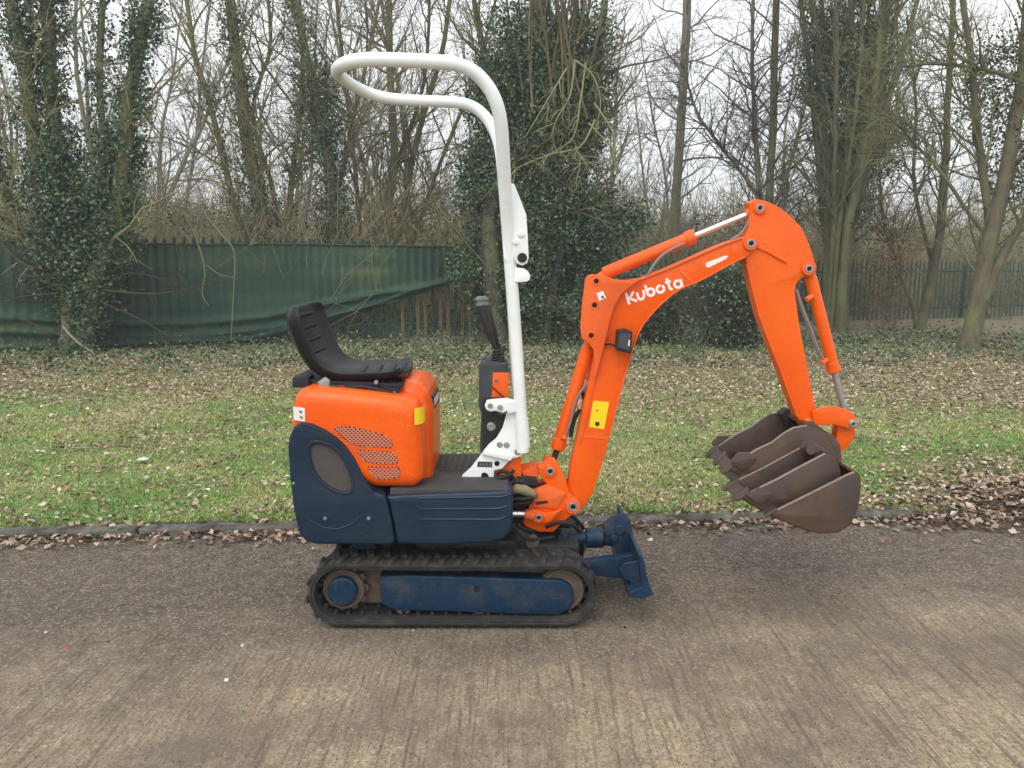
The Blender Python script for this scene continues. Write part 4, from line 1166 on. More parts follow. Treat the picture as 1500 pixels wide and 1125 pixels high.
# mesh screen behind the window
gm = MB()
gm.prism(inset(W1c, -0.008), YB0 + 0.012, YB0 + 0.018, 0.001, 1)
gm.build('screen_back', M['darkmetal'], sh)
mesh = MB()
minx = min(p[0] for p in W1c); maxx = max(p[0] for p in W1c); minz = min(p[1] for p in W1c); maxz = max(p[1] for p in W1c)
k = 0
zz = minz
def inpoly(x, z, poly):
    ins = False
    for i in range(len(poly)):
        x1, z1 = poly[i - 1]; x2, z2 = poly[i]
        if (z1 > z) != (z2 > z) and x < (x2 - x1) * (z - z1) / (z2 - z1) + x1: ins = not ins
    return ins
while zz < maxz:
    xx = minx + (0.0045 if k % 2 else 0)
    while xx < maxx:
        if inpoly(xx, zz, W1c):
            mesh.add([(xx - 0.0028, YB0 + 0.0118, zz), (xx, YB0 + 0.0118, zz - 0.0026), (xx + 0.0028, YB0 + 0.0118, zz), (xx, YB0 + 0.0118, zz + 0.0026), (xx, YB0 + 0.0085, zz)],
                     [(0, 1, 4), (1, 2, 4), (2, 3, 4), (3, 0, 4)])
        xx += 0.009
    zz += 0.0045; k += 1
mo = mesh.build('wire_mesh', M['pipe'], sh); mo['kind'] = 'stuff'

step = [(564.5, 727), (620, 724), (700, 722), (744, 719), (750, 724), (751.5, 740), (751, 765), (747, 781), (738, 790), (715, 796), (650, 799), (582, 797.5), (576, 765), (570, 738)]
st = MB().prism(fillet(tr(step, YB0 + 0.002), 0.015), YB0 + 0.002, YB1 - 0.002, 0.014, 4).build('step_panel', M['blue'], EX)
for ln_ in ([(612, 730), (735, 728), (748, 724)], [(610, 742), (616, 746), (732, 745), (743, 741)], [(610, 757), (617, 761), (730, 761), (741, 757)]):
    P_ = [xz(a, b, YB0) for a, b in ln_]
    MB().strip(P_, 0.0085, YB0 - 0.003, YB0 + 0.012, 0.004).build('moulded_rib', M['blue'], st)

# floor mat
zf = xz(680, 721, 3.13)[1] + 0.004
x0 = xz(606, 722, 3.13)[0]; x1 = xz(742, 722, 3.13)[0]
fm = MB().prism(fillet([(x0 - 0.1, zf - 0.02), (x1 + 0.005, zf - 0.02), (x1 + 0.005, zf + 0.004), (x0 - 0.1, zf + 0.004)], 0.004), 3.145, 3.765, 0.004, 2)
fmo = fm.build('floor_mat', M['mat'], EX)
rib = MB().box((-0.009, 0, 0), (0.009, 0.30, 0.011), 0.004).mesh('mat_rib'); rib.materials.append(M['mat'])
xx = x0 - 0.01
while xx < x1 - 0.02:
    o = bpy.data.objects.new('mat_rib', rib); C.objects.link(o); o.location = (xx, 3.43, zf + 0.0); o.parent = fmo
    xx += 0.030

# ---- engine hood
YH0, YH1 = 3.145, 3.755
hood = [(424, 622), (425, 600), (428, 583), (436, 573), (450, 568), (500, 572), (560, 579), (592, 585), (607, 593), (614, 606), (617, 640), (619, 690), (618, 706), (606, 717), (550, 717), (500, 700), (450, 660), (424, 640)]
H1 = fillet(tr(hood, YH0), 0.045, 9)
ho = MB().prism(H1, YH0, YH1, 0.060, 9).build('engine_hood', M['orange'], EX)
# raised seat plinth at the front of the hood top
pl = tr([(520, 574), (562, 559), (598, 549), (620, 552), (633, 566), (639, 590), (640, 640), (638, 690), (634, 706), (560, 706), (530, 620)], 3.50)
MB().prism(fillet(pl, 0.05, 9), 3.30, 3.752, 0.075, 10).build('hood_hump', M['orange'], ho)
# vents
v_sets = [[(486, 626), (510, 624), (540, 630), (563, 637), (574, 646), (576, 657), (552, 655), (525, 654), (510, 648), (500, 639)],
          [(521, 657), (545, 660), (574, 661), (581, 668), (583, 680), (560, 680), (540, 678), (530, 672)],
          [(537, 683), (560, 684), (584, 684), (587, 692), (584, 700), (565, 703), (552, 701), (545, 695)]]
for vs_ in v_sets:
    vp = fillet(tr(vs_, YH0), 0.008)
    if area2(vp) < 0: vp = vp[::-1]
    vo = MB().prism(vp, YH0 - 0.0015, YH0 + 0.01, 0.001, 1).build('vent', M['darkmetal'], ho)
    lat = MB()
    mnx = min(p[0] for p in vp); mxx = max(p[0] for p in vp); mnz = min(p[1] for p in vp); mxz = max(p[1] for p in vp)
    # lattice of diagonal strands standing proud of the dark opening
    stp = 0.0165; wdt = 0.0048
    for sg in (1, -1):
        c0 = -1.0
        lines = np.arange(mnx + mnz - 0.3 if sg == 1 else mnx - mxz - 0.3, mxx + mxz + 0.3, stp)
        for cc in lines:
            seg = []
            xs = np.arange(mnx, mxx, 0.003)
            run = None
            for x_ in xs:
                z_ = (cc - x_) if sg == 1 else (x_ - cc)
                if inpoly(x_, z_, vp):
                    if run is None: run = [(x_, z_), (x_, z_)]
                    run[1] = (x_, z_)
                elif run is not None:
                    seg.append(run); run = None
            if run is not None: seg.append(run)
            for a_, b_ in seg:
                if abs(a_[0] - b_[0]) > 0.004: lat.strip([a_, b_], wdt, YH0 - 0.0042 - 0.0006 * sg, YH0 - 0.001, 0.0004)
    lo_ = lat.build('vent_lattice', M['vent'] if 'vent' in M else M['orange_faded'], vo); lo_['kind'] = 'stuff'
# stickers on the hood
def quad_plate(pxs, Y, th=0.0012, fr=0.002):
    return MB().prism(tr(pxs, Y), Y - th, Y + 0.004, 0.0004, 1, fr=fr)
s1 = quad_plate([(429.5, 596), (446.5, 598), (447, 618), (430.5, 615)], YH0 - 0.001).build('warning_label', M['sticker'], ho)
for a, b in ((440, 603), (441, 611)):
    q = [(a - 2, b - 2.5), (a + 0.5, b), (a + 3, b - 2), (a + 1.5, b + 1), (a + 3, b + 3), (a - 1, b + 1.2)]
    MB().prism(tr(q, YH0 - 0.002), YH0 - 0.004, YH0 - 0.001, 0.0002, 1).build('pictogram', M['ink'], s1)
# yellow sticker and long nameplate on the hood's front face
xf = max(p[0] for p in H1)
zt = xz(615, 592, 3.2)[1]
RH = 0.060
vv = []; ff = []
for i in range(9):
    a_ = radians(62) * (1 - i / 6) if i <= 6 else 0
    yy_ = YH0 + RH * (1 - sin(a_)) + (0.018 * (i - 6) if i > 6 else 0); xx_ = xf - RH * (1 - cos(a_))
    nx_, ny_ = cos(a_), -sin(a_)
    for zz_ in (zt - 0.078, zt - 0.008): vv.append((xx_ + nx_ * 0.003, yy_ + ny_ * 0.003, zz_ - 0.02 * i / 8 * 0))
for i in range(8): ff.append((2 * i, 2 * i + 2, 2 * i + 3, 2 * i + 1))
ystk = MB().add([(p_[0], YH0 + RH * 0 + (YH0 + RH - p_[1]) * -1 + RH if False else p_[1], p_[2]) for p_ in vv], ff).build('yellow_sticker', M['yellow'], ho)
xn = max(p_[0] for p_ in pl) - 0.004
MB().prism([(xn - 0.01, zt - 0.06), (xn + 0.0045, zt - 0.06), (xn + 0.0015, zt + 0.0), (xn - 0.01, zt + 0.0)], 3.40, 3.64, 0.0004, 1).build('nameplate', M['ink'], ho)
np_ = MB()
for i in range(6):
    np_.prism([(xn, zt - 0.046), (xn + 0.0052, zt - 0.046), (xn + 0.0040, zt - 0.014), (xn, zt - 0.014)], 3.42 + i * 0.034, 3.42 + i * 0.034 + 0.016, 0.0002, 1)
np_.build('nameplate_mark', M['sticker'], ho)
MB().tube([pt(a, b, YH0 - 0.0002) for a, b in ((432, 640), (432, 625))], 0.002, 6).build('hood_seam', M['hole'], ho)

# ---- seat
def make_seat():
    prof = [(424, 449), (428, 462), (432, 478), (438, 495), (445, 510), (453, 524), (464, 537), (478, 545), (495, 549), (520, 549), (545, 548), (566, 547), (580, 545), (587, 541)]
    base = [Vector((*xz(a, b, 3.27),)) for a, b in prof]
    nseg = 17
    Y0, Y1 = 3.235, 3.70; W = Y1 - Y0
    v = []; f = []
    K = len(base)
    def pos(i, u, off):
        p = base[i]
        t = base[min(i + 1, K - 1)] - base[max(i - 1, 0)]; t.normalize()
        n = Vector((-t.y, t.x))                   # up/front side of the cushion
        s = i / (K - 1)
        e = abs(2 * u - 1)
        kb_ = max(0.0, min(1.0, (0.62 - s) / 0.3)); raise_ = (0.018 + 0.032 * kb_) * (e ** 3.0) - (0.022 + 0.012 * kb_) * (1 - e ** 2)
        # corners rounded at both ends
        endt = max(0, 1 - min(s, 1 - s) / 0.10)
        w = W * (1 - 0.16 * endt ** 2 * 1.0) 
        y = (Y0 + Y1) / 2 + (u - 0.5) * w
        q = p + n * (raise_ + off)
        return (q.x, y, q.y)
    def edge(u):
        return 0.05 * (1 - abs(2 * u - 1) ** 6)
    for i in range(K):
        for j in range(nseg): v.append(pos(i, j / (nseg - 1), 0.0))
    for i in range(K):
        for j in range(nseg):
            u = j / (nseg - 1); s = i / (K - 1)
            kb_ = max(0.0, min(1.0, (0.62 - s) / 0.3)); e_ = abs(2 * u - 1)
            th = (0.040 - 0.010 * kb_) * (1 - e_ ** 3) + (0.034 + 0.018 * kb_) * e_ ** 3 * 1.0 - 0.0
            if i in (0, K - 1): th *= 0.6
            th2 = th - (0.0 if e_ < 0.99 else 0.0)
            v.append(pos(i, 0.03 + 0.94 * u, -th2))
    def idx(i, j, l): return l * K * nseg + i * nseg + j
    for i in range(K - 1):
        for j in range(nseg - 1):
            f.append((idx(i, j, 0), idx(i, j + 1, 0), idx(i + 1, j + 1, 0), idx(i + 1, j, 0)))
            f.append((idx(i, j, 1), idx(i + 1, j, 1), idx(i + 1, j + 1, 1), idx(i, j + 1, 1)))
        f.append((idx(i, 0, 0), idx(i + 1, 0, 0), idx(i + 1, 0, 1), idx(i, 0, 1)))
        f.append((idx(i, nseg - 1, 0), idx(i, nseg - 1, 1), idx(i + 1, nseg - 1, 1), idx(i + 1, nseg - 1, 0)))
    for j in range(nseg - 1):
        f.append((idx(0, j, 0), idx(0, j, 1), idx(0, j + 1, 1), idx(0, j + 1, 0)))
        f.append((idx(K - 1, j, 0), idx(K - 1, j + 1, 0), idx(K - 1, j + 1, 1), idx(K - 1, j, 1)))
    mb = MB(); mb.add(v, f)
    o = mb.build('seat', M['vinyl'], EX)
    me = o.data
    for p in me.polygons: p.use_smooth = True
    a_ = me.attributes.get('sharp_edge')
    if a_: me.attributes.remove(a_)
    sm = o.modifiers.new('round', 'SUBSURF'); sm.levels = 2; sm.render_levels = 2
    # stitched pads across the back and the pan
    for s0, s1_, n_ in ((0.6, 5.2, 4), (8.3, 12.2, 4)):
        for q in range(n_):
            ss = s0 + (s1_ - s0) * (q + 0.5) / n_
            i = int(ss); fr_ = ss - i
            pts_ = []
            for j in range(3, 14):
                u = j / 16
                a0 = Vector(pos(i, u, -0.001)); b0 = Vector(pos(min(i + 1, K - 1), u, -0.001))
                pts_.append(a0.lerp(b0, fr_))
            MB().tube(pts_, 0.011, 10).build('seat_welt', M['vinyl'], o)
    # dark red lower trim along the near side
    und = [(472, 553), (500, 557), (530, 558), (560, 556), (580, 551)]
    MB().tube([pt(a, b + 1, 3.285) for a, b in und], [0.009, 0.013, 0.014, 0.012, 0.006], 10).build('seat_trim', M['maroon'], o)
    return o
SEAT = make_seat()
sb = MB()
sb.prism(tr([(428, 553), (452, 552), (452, 568), (428, 568)], 3.24), 3.24, 3.66, 0.004, 2)
sb.prism(tr([(450, 556), (590, 562), (588, 569), (450, 569)], 3.26), 3.26, 3.64, 0.004, 2)
sb.prism(tr([(486, 555), (582, 555), (576, 563), (490, 563)], 3.30), 3.30, 3.60, 0.004, 2)
sb.prism(tr([(455, 540), (468, 548), (482, 560), (462, 562)], 3.27), 3.27, 3.30, 0.004, 2)
sb.build('seat_bracket', M['black'], EX)
bk = MB().prism(tr([(465, 560), (476, 552), (483, 557), (483, 567), (469, 569)], 3.22), 3.215, 3.235, 0.004, 2, fr=0.004).build('buckle', M['zinc'], EX)
MB().tube([pt(a, b, 3.23) for a, b in ((482, 564), (500, 569), (530, 566), (560, 572), (578, 578))], 0.008, 8).build('seat_belt', M['black'], EX)
MB().prism(tr([(556, 566), (586, 570), (582, 580), (572, 578)], 3.25), 3.25, 3.29, 0.003, 2).build('seat_hinge', M['black'], EX)
MB().ydisc(xz(577, 576, 3.24), 0.007, 3.236, 3.26, 10).build('hinge_bolt', M['zinc'], EX)
MB().ydisc(xz(551, 560, 3.25), 0.009, 3.245, 3.27, 12).build('seat_bolt', M['zinc'], EX)

# ---- control pedestal with levers
YP0 = 3.37
ped = tr([(702, 533), (714, 529), (744, 532), (746, 650), (728, 655), (712, 672), (706, 690), (703, 650), (705, 606), (701, 595)], YP0)
MB().prism(ped, YP0, 3.53, 0.006, 3, fr=0.01).build('control_pedestal', M['grey'], EX)
MB().prism(tr([(722, 546), (745, 546), (745, 584), (720, 584)], YP0 - 0.006), YP0 - 0.006, YP0 + 0.02, 0.003, 2).build('pedestal_panel', M['orange'], EX)
MB().prism(tr([(706, 582), (737, 582), (737, 628), (724, 641), (712, 660), (707, 660)], YP0 - 0.010), YP0 - 0.012, YP0 + 0.01, 0.003, 2, fr=0.004).build('pedestal_bracket', M['black'], EX)
MB().ydisc(xz(727, 557, YP0), 0.008, YP0 - 0.012, YP0, 12).build('panel_bolt', M['knob'], EX)
MB().ydisc(xz(719.5, 625, YP0 - 0.012), 0.020, YP0 - 0.020, YP0 - 0.008, 20, 0.004).ring(xz(719.5, 625, YP0 - 0.012), 0.008, 0.013, YP0 - 0.024, YP0 - 0.018).build('pedestal_knob', M['zinc'], EX)
MB().tube([pt(a, b, YP0 - 0.015) for a, b in ((721, 567), (730, 575), (738, 582), (744, 589))], 0.003, 8).build('cable', M['hose'], EX)
for Y_ in (3.41, 3.51):
    bt = MB()
    cx = pt(731, 534, Y_)
    top = pt(727, 512, Y_)
    prs = []; rds = []
    for i in range(13):
        t_ = i / 12
        prs.append(cx.lerp(top, t_)); rds.append((0.038 - 0.020 * t_) * (1 + 0.10 * (1 if i % 2 else -1)))
    bt.tube(prs, rds, 18)
    bt.build('lever_boot', M['black'], EX)
    dx = 0 if Y_ < 3.45 else 6
    lv = MB().tube([pt(727 + dx, 514, Y_), pt(722 + dx, 502, Y_), pt(717 + dx, 488, Y_), pt(712 + dx, 472, Y_), pt(708 + dx, 458, Y_), pt(704.5 + dx, 448, Y_)],
                   [0.008, 0.011, 0.0175, 0.0205, 0.0215, 0.017], 14)
    lo2 = lv.build('control_lever', M['black'], EX)
    MB().sphere(pt(703 + dx, 439, Y_), 0.0205, 16, 10, (1, 1, 0.8)).tube([pt(704.3 + dx, 447, Y_), pt(703.5 + dx, 442, Y_)], [0.02, 0.017], 16).build('lever_knob', M['knob'], lo2)
MB().tube([pt(709, 533, 3.40), pt(708, 527, 3.40)], 0.006, 8).sphere(pt(708, 522, 3.40), 0.014, 12, 8).build('small_lever', M['knob'], EX)
for Y_ in (3.335, 3.57):
    MB().tube([pt(731 , 536, Y_+.05), pt(733, 528, Y_+.05), pt(737, 518, Y_+.05), pt(739, 506, Y_+.05)], 0.006, 8).build('thin_lever', M['darkmetal'], EX)

# ---- roll bar
near_pts = [(766, 662, 3.33), (764, 620, 3.33), (760, 560, 3.33), (756, 500, 3.33), (751, 430, 3.32), (747, 380, 3.31), (744.5, 345, 3.30), (742, 310, 3.27), (740, 280, 3.24), (738, 240, 3.20),
            (736, 206, 3.16), (733.5, 176, 3.13), (728, 152, 3.11), (718, 131, 3.10), (704, 113, 3.09), (688, 101, 3.08), (668, 93.5, 3.07), (645, 90.5, 3.07), (600, 88.5, 3.07), (560, 87, 3.07), (528, 87, 3.08)]
far_pts = [(763, 652, 3.60), (761, 610, 3.60), (757.5, 560, 3.60), (754, 500, 3.60), (750, 430, 3.61), (746, 380, 3.62), (744, 345, 3.63), (741, 310, 3.66), (738.5, 280, 3.69), (736, 245, 3.73),
           (732.5, 218, 3.77), (727, 198, 3.80), (717, 178, 3.82), (704, 163, 3.83), (688, 153.5, 3.83), (668, 149.5, 3.83), (640, 148.5, 3.83), (600, 147, 3.83), (570, 144.5, 3.83), (547, 139.5, 3.82)]
loop = [pt(*p) for p in near_pts] + [pt(508, 92, 3.12), pt(496, 98, 3.21), pt(493, 105, 3.34), pt(498, 111.5, 3.49), pt(507, 119, 3.63), pt(521, 128, 3.75)] + [pt(*p) for p in reversed(far_pts)]
def catmull(P, n=3):
    out = []
    for i in range(len(P) - 1):
        p0 = P[max(i - 1, 0)]; p1 = P[i]; p2 = P[i + 1]; p3 = P[min(i + 2, len(P) - 1)]
        for j in range(n):
            t = j / n
            out.append(0.5 * ((2 * p1) + (p2 - p0) * t + (2 * p0 - 5 * p1 + 4 * p2 - p3) * t * t + (3 * p1 - p0 - 3 * p2 + p3) * t ** 3))
    out.append(P[-1]); return out
def relax(P, it=3):
    for _ in range(it):
        P = [P[0]] + [(P[i - 1] + 2 * P[i] + P[i + 1]) / 4 for i in range(1, len(P) - 1)] + [P[-1]]
    return P
MB().tube(relax(catmull(loop, 4), 8), 0.0262, 20).build('roll_bar', M['white'], EX)
plate = [(741, 266), (748, 267.5), (753.5, 270), (762, 291), (771, 315), (773, 345), (774.5, 378), (772, 386), (765, 389), (757, 386), (752, 378), (745, 385), (738, 380), (736, 340), (741, 335)]
hook = [(746, 391), (767.5, 393), (773, 397), (777, 403.5), (776, 410), (771, 413), (747, 414)]
for Yn in (3.285, 3.645):
    hp = MB().prism(tr(plate, Yn), Yn - 0.012 * 0, Yn + 0.012, 0.002, 2, fr=0.006).prism(tr(plate, Yn), Yn + 0.05, Yn + 0.062, 0.002, 2, fr=0.006)
    h_ = hp.build('hinge_plate', M['white'], EX)
    MB().prism(tr(hook, Yn + 0.01), Yn + 0.008, Yn + 0.05, 0.003, 2, fr=0.006).build('stop_hook', M['white'], EX)
    for (a, b, r_, m_) in ((763.5, 343, 0.013, 'white'), (755.5, 355, 0.011, 'white'), (765, 377.5, 0.020, 'darkmetal')):
        c = xz(a, b, Yn)
        bb = MB().ydisc(c, r_, Yn - 0.010, Yn + 0.05, 18, 0.003).ring(c, r_ * 0.35, r_ * 0.6, Yn - 0.0125, Yn - 0.008)
        bb.build('hinge_bolt', M[m_], h_)

# foot bracket of the roll bar
foot = [(742, 606), (751, 596), (765, 596), (768, 612), (771, 630), (772, 649), (764.5, 668), (748, 673), (735, 687), (724, 689), (723, 703), (674, 699), (690, 685), (706, 664), (716, 651), (727, 642), (736, 627)]
for Yn, nm in ((3.335, 0), (3.575, 1)):
    fb = MB().prism(tr(foot, Yn), Yn, Yn + 0.014, 0.002, 2, fr=0.008)
    fo = fb.build('roll_bar_foot', M['white'], EX)
    if nm == 0:
        MB().tube([pt(763.5, 612, Yn), pt(766.5, 655, Yn)], 0.0305, 18).build('roll_bar_socket', M['white'], EX)
        for a, b, r_ in ((732, 651.5, 0.0105), (742, 652, 0.0105), (758, 662, 0.0105)):
            MB().ydisc(xz(a, b, Yn), r_, Yn - 0.006, Yn + 0.01, 6).ydisc(xz(a, b, Yn), r_ * 1.3, Yn - 0.002, Yn + 0.01, 18).build('foot_bolt', M['zinc'], fo)
        MB().prism(tr([(700, 676), (721, 676.5), (721, 684.5), (699, 684)], Yn), Yn - 0.001, Yn + 0.003, 0.0003, 1).build('decal', M['ink'], fo)
        q_ = MB()
        for i in range(4):
            q_.prism(tr([(702.5 + i * 4.6, 678), (705 + i * 4.6, 678), (705 + i * 4.6, 683), (702.5 + i * 4.6, 683)], Yn), Yn - 0.0016, Yn - 0.0005, 0.0002, 1)
        q_.build('decal_mark', M['knob'], fo)
        MB().ydisc(xz(728, 679, Yn), 0.012, Yn - 0.0012, Yn + 0.002, 18).build('bolt_hole', M['hole'], fo)
        MB().prism(tr([(705, 694), (708, 692), (713, 693), (716, 697), (716, 703), (705, 702)], Yn), Yn - 0.0012, Yn + 0.002, 0.0004, 1).build('notch', M['hole'], fo)
        MB().prism(tr([(710, 657), (752, 667), (748, 674), (706, 664)], Yn), Yn - 0.018, Yn + 0.002, 0.003, 2).build('gusset', M['white'], fo)
arm_ = MB().prism(fillet(tr([(710, 594), (713, 587), (720, 586), (742, 584), (757, 588), (757, 603), (742, 607), (726, 602), (718, 603), (712, 600)], 3.31), 0.006), 3.31, 3.34, 0.003, 2)
ao = arm_.build('lock_lever_bracket', M['white'], EX)
MB().ydisc(xz(718, 594, 3.31), 0.011, 3.302, 3.32, 16).build('bracket_bolt', M['zinc'], ao)
MB().ydisc(xz(732.5, 596.5, 3.31), 0.012, 3.300, 3.32, 6).build('bracket_bolt', M['zinc'], ao)
MB().tube([pt(728, 606, 3.30), pt(736, 607, 3.30), pt(743, 603, 3.30)], 0.004, 8).build('wire_hook', M['darkmetal'], ao)

# orange front console base and swing post
MB().prism(tr([(722, 690), (740, 684), (752, 672), (764, 669), (764, 704), (750, 712), (722, 704)], 3.36), 3.362, 3.54, 0.004, 2, fr=0.006).build('front_console', M['orange'], EX)
MB().prism(tr([(755, 700), (782, 700), (790, 760), (745, 770), (742, 725)], 3.40), 3.40, 3.50, 0.006, 2, fr=0.01).build('swing_post', M['darkmetal'], EX)

# hoses and canvas wrapped bundle at the boom foot
cv = MB().tube([pt(748, 720, 3.33), pt(757, 716, 3.32), pt(768, 718, 3.32), pt(780, 723, 3.33), pt(786, 727, 3.36)], [0.016, 0.022, 0.024, 0.020, 0.010], 14)
cv.build('hose_wrap', M['canvas'], EX)
hs = [[(744, 733, 3.30), (757, 731, 3.29), (770, 731, 3.29), (781, 727, 3.33)],
      [(744, 741, 3.31), (756, 738, 3.30), (769, 737, 3.30), (780, 733, 3.34)],
      [(744, 705, 3.34), (756, 706, 3.33), (770, 704, 3.34), (786, 708, 3.38)],
      [(728, 694, 3.32), (736, 690, 3.31), (747, 694, 3.31), (752, 702, 3.34)],
      [(724, 706, 3.31), (731, 701, 3.30), (745, 697, 3.30), (752, 690, 3.33)],
      [(748, 699, 3.34), (760, 704, 3.33), (773, 709, 3.34), (800, 710, 3.40)],
      [(757, 768, 3.34), (770, 776, 3.36), (785, 783, 3.40), (800, 784, 3.42)],
      [(756, 775, 3.30), (770, 788, 3.30), (788, 790, 3.34), (812, 786, 3.38)],
      [(800, 772, 3.36), (820, 765, 3.33), (838, 768, 3.33), (850, 780, 3.38)],
      [(806, 775, 3.50), (822, 757, 3.52), (840, 757, 3.54), (856, 775, 3.54)]]
for h in hs:
    MB().tube(relax(catmull([pt(*p) for p in h], 5), 2), 0.0085, 10).build('hose', M['hose'], EX)
MB().prism(tr([(764, 690), (786, 684), (790, 690), (788, 704), (768, 704)], 3.38), 3.38, 3.50, 0.003, 2, fr=0.004).build('hose_clamp', M['orange_faded'], EX)
MB().prism(tr([(757, 697), (786, 700), (788, 709), (762, 709)], 3.36), 3.36, 3.40, 0.003, 2).build('clamp_block', M['darkmetal'], EX)

# ---- swing bracket
sw = MB()
ear = [(787, 683), (796, 677), (803, 672), (812, 671), (818, 680), (830, 706), (834, 722), (848, 735), (850, 746), (840, 753), (830, 760), (810, 779), (790, 779), (768, 770), (766, 764), (773, 752), (776, 740), (787, 728), (777, 717), (802, 710), (793, 700)]
for a, b in ((3.365, 3.39), (3.51, 3.535)):
    sw.prism(tr(ear, a), a, b, 0.003, 2, fr=0.006)
sw.prism(tr([(776, 716), (804, 710), (832, 722), (818, 748), (800, 760), (775, 760)], 3.39), 3.389, 3.511, 0.003, 2, fr=0.006)
so = sw.build('swing_bracket', M['orange'], EX)
MB().prism(tr([(781, 720), (806, 711), (829, 722), (815, 744), (780, 741)], 3.365), 3.352, 3.368, 0.004, 2, fr=0.004).build('bracket_cheek', M['orange_faded'], so)
MB().prism(tr([(784, 735), (802, 733), (803, 737), (784, 740)], 3.352), 3.3508, 3.354, 0.0003, 1).build('serial_plate', M['ink'], so)
MB().prism(tr([(769, 750), (782, 746), (800, 752), (812, 750), (826, 745), (806, 765), (790, 768), (776, 764)], 3.34), 3.34, 3.366, 0.004, 2, fr=0.006).build('swing_ear', M['orange'], so)
def pin(px, py, Y0, Y1, r, name='pin', boss='orange', parent=None):
    c = xz(px, py, Y0)
    o = MB().ydisc(c, r, Y0, Y1, 28, 0.003).build(name, M[boss], parent or EX)
    MB().ring(c, r * 0.34, r * 0.62, Y0 - 0.003, Y0 + 0.003).build('washer', M['zinc'], o)
    MB().ydisc(c, r * 0.36, Y0 - 0.0015, Y0 + 0.003, 6 if r > 0.02 else 14).build('bore', M['hole'], o)
    return o
pin(806, 690.5, 3.357, 3.543, 0.030)
pin(789, 758.5, 3.331, 3.37, 0.026, boss='orange_faded')
pin(839.5, 742.5, 3.352, 3.548, 0.034, boss='orange_faded')
MB().cyl(pt(745, 752.5, 3.352), pt(776, 753, 3.352), 0.0155, 18).build('swing_rod', M['chrome'], EX)
MB().cyl(pt(768, 753, 3.352), pt(783, 756, 3.352), 0.024, 18, 0.004).build('rod_end', M['orange_faded'], EX)

# ---- boom
YW0, YW1 = 3.405, 3.495
boom = [(862, 408), (884, 405), (908, 412), (932, 409), (946, 406), (971, 396), (1008, 380), (1055, 359), (1086, 348), (1098, 345), (1107, 349), (1111, 357), (1107, 365), (1098, 375), (1083, 381),
        (1053, 397), (1027, 411), (1002, 421), (985, 432), (971, 443.5), (952, 463), (939, 481), (931, 498), (922, 528), (912, 562), (904.5, 593), (894, 636), (885, 672), (868, 725), (853, 746),
        (841, 753), (831, 748), (829, 738), (832.5, 708), (838, 675), (846, 640), (857.5, 581), (868, 533), (872, 505), (864, 480), (858, 440)]
bo = MB().prism(tr(boom, 3.40), YW0, YW1, 0.003, 2, fr=0.01).build('boom', M['orange'], EX)
top_edge = [(908, 430), (926, 417), (944, 407.5), (971, 397), (1008, 381), (1055, 360), (1088, 348.5)]
bot_edge = [(1092, 377), (1083, 380), (1053, 396), (1027, 410.5), (1002, 420.5), (985, 431), (971, 443), (952, 462.5), (939, 480.5), (931, 497.5), (922, 527.5), (912, 561), (904, 593), (893, 636)]
in_edge = [(908, 430), (898, 449), (891, 472), (886, 500), (879, 530), (872, 555), (862, 600), (850, 650)]
def flange(path, w=0.007, Y0=3.396, Y1=3.504):
    pts_ = [Vector((*xz(a, b, 3.40), 0)) for a, b in path]
    q = relax(catmull(pts_, 4), 3)
    return MB().strip([(p.x, p.y) for p in q], w, Y0, Y1, 0.002)
flange(top_edge).build('flange', M['orange_faded'], bo)
flange(bot_edge).build('flange', M['orange_faded'], bo)
flange(in_edge, 0.006, 3.3995, 3.5005).build('flange', M['orange_faded'], bo)
cheek = [(857, 412), (860, 404), (867, 401.5), (882, 403), (902, 409.5), (925, 410.5), (944, 406.5), (926, 418), (910, 431), (900, 448), (893, 470), (888, 495), (881, 522), (873, 552), (869, 552), (871, 528), (869, 512), (862, 502), (852, 496), (850, 480), (853, 445)]
for a, b in ((3.375, 3.391), (3.509, 3.525)):
    co_ = MB().prism(tr(cheek, a), a, b, 0.003, 2, fr=0.008).build('cheek_plate', M['orange_faded'], bo)
    if a < 3.4: CH = co_
MB().prism(tr([(858, 410), (884, 408), (888, 495), (858, 490)], 3.45), 3.3905, 3.5095, 0.002, 1).build('cheek_spacer', M['orange_faded'], bo)
for a, b, r_ in ((873.5, 412, 0.015), (871, 447, 0.016), (866, 491.5, 0.016)):
    c = xz(a, b, 3.375)
    o = MB().ring(c, r_ * 0.72, r_ * 1.25, 3.3725, 3.378).build('pin_boss', M['orange_faded'], CH)
    MB().ydisc(c, r_ * 0.75, 3.3738, 3.38, 8).build('bore', M['hole'], CH)
MB().prism(tr([(873.5, 430), (883, 426), (888, 436), (878, 441)], 3.375), 3.3735, 3.378, 0.0004, 1).build('sticker', M['sticker'], CH)
MB().prism(tr([(880.5, 434), (883.5, 433), (885, 436), (882, 437.5)], 3.3735), 3.3728, 3.3745, 0.0002, 1).build('sticker_mark', M['ink'], CH)
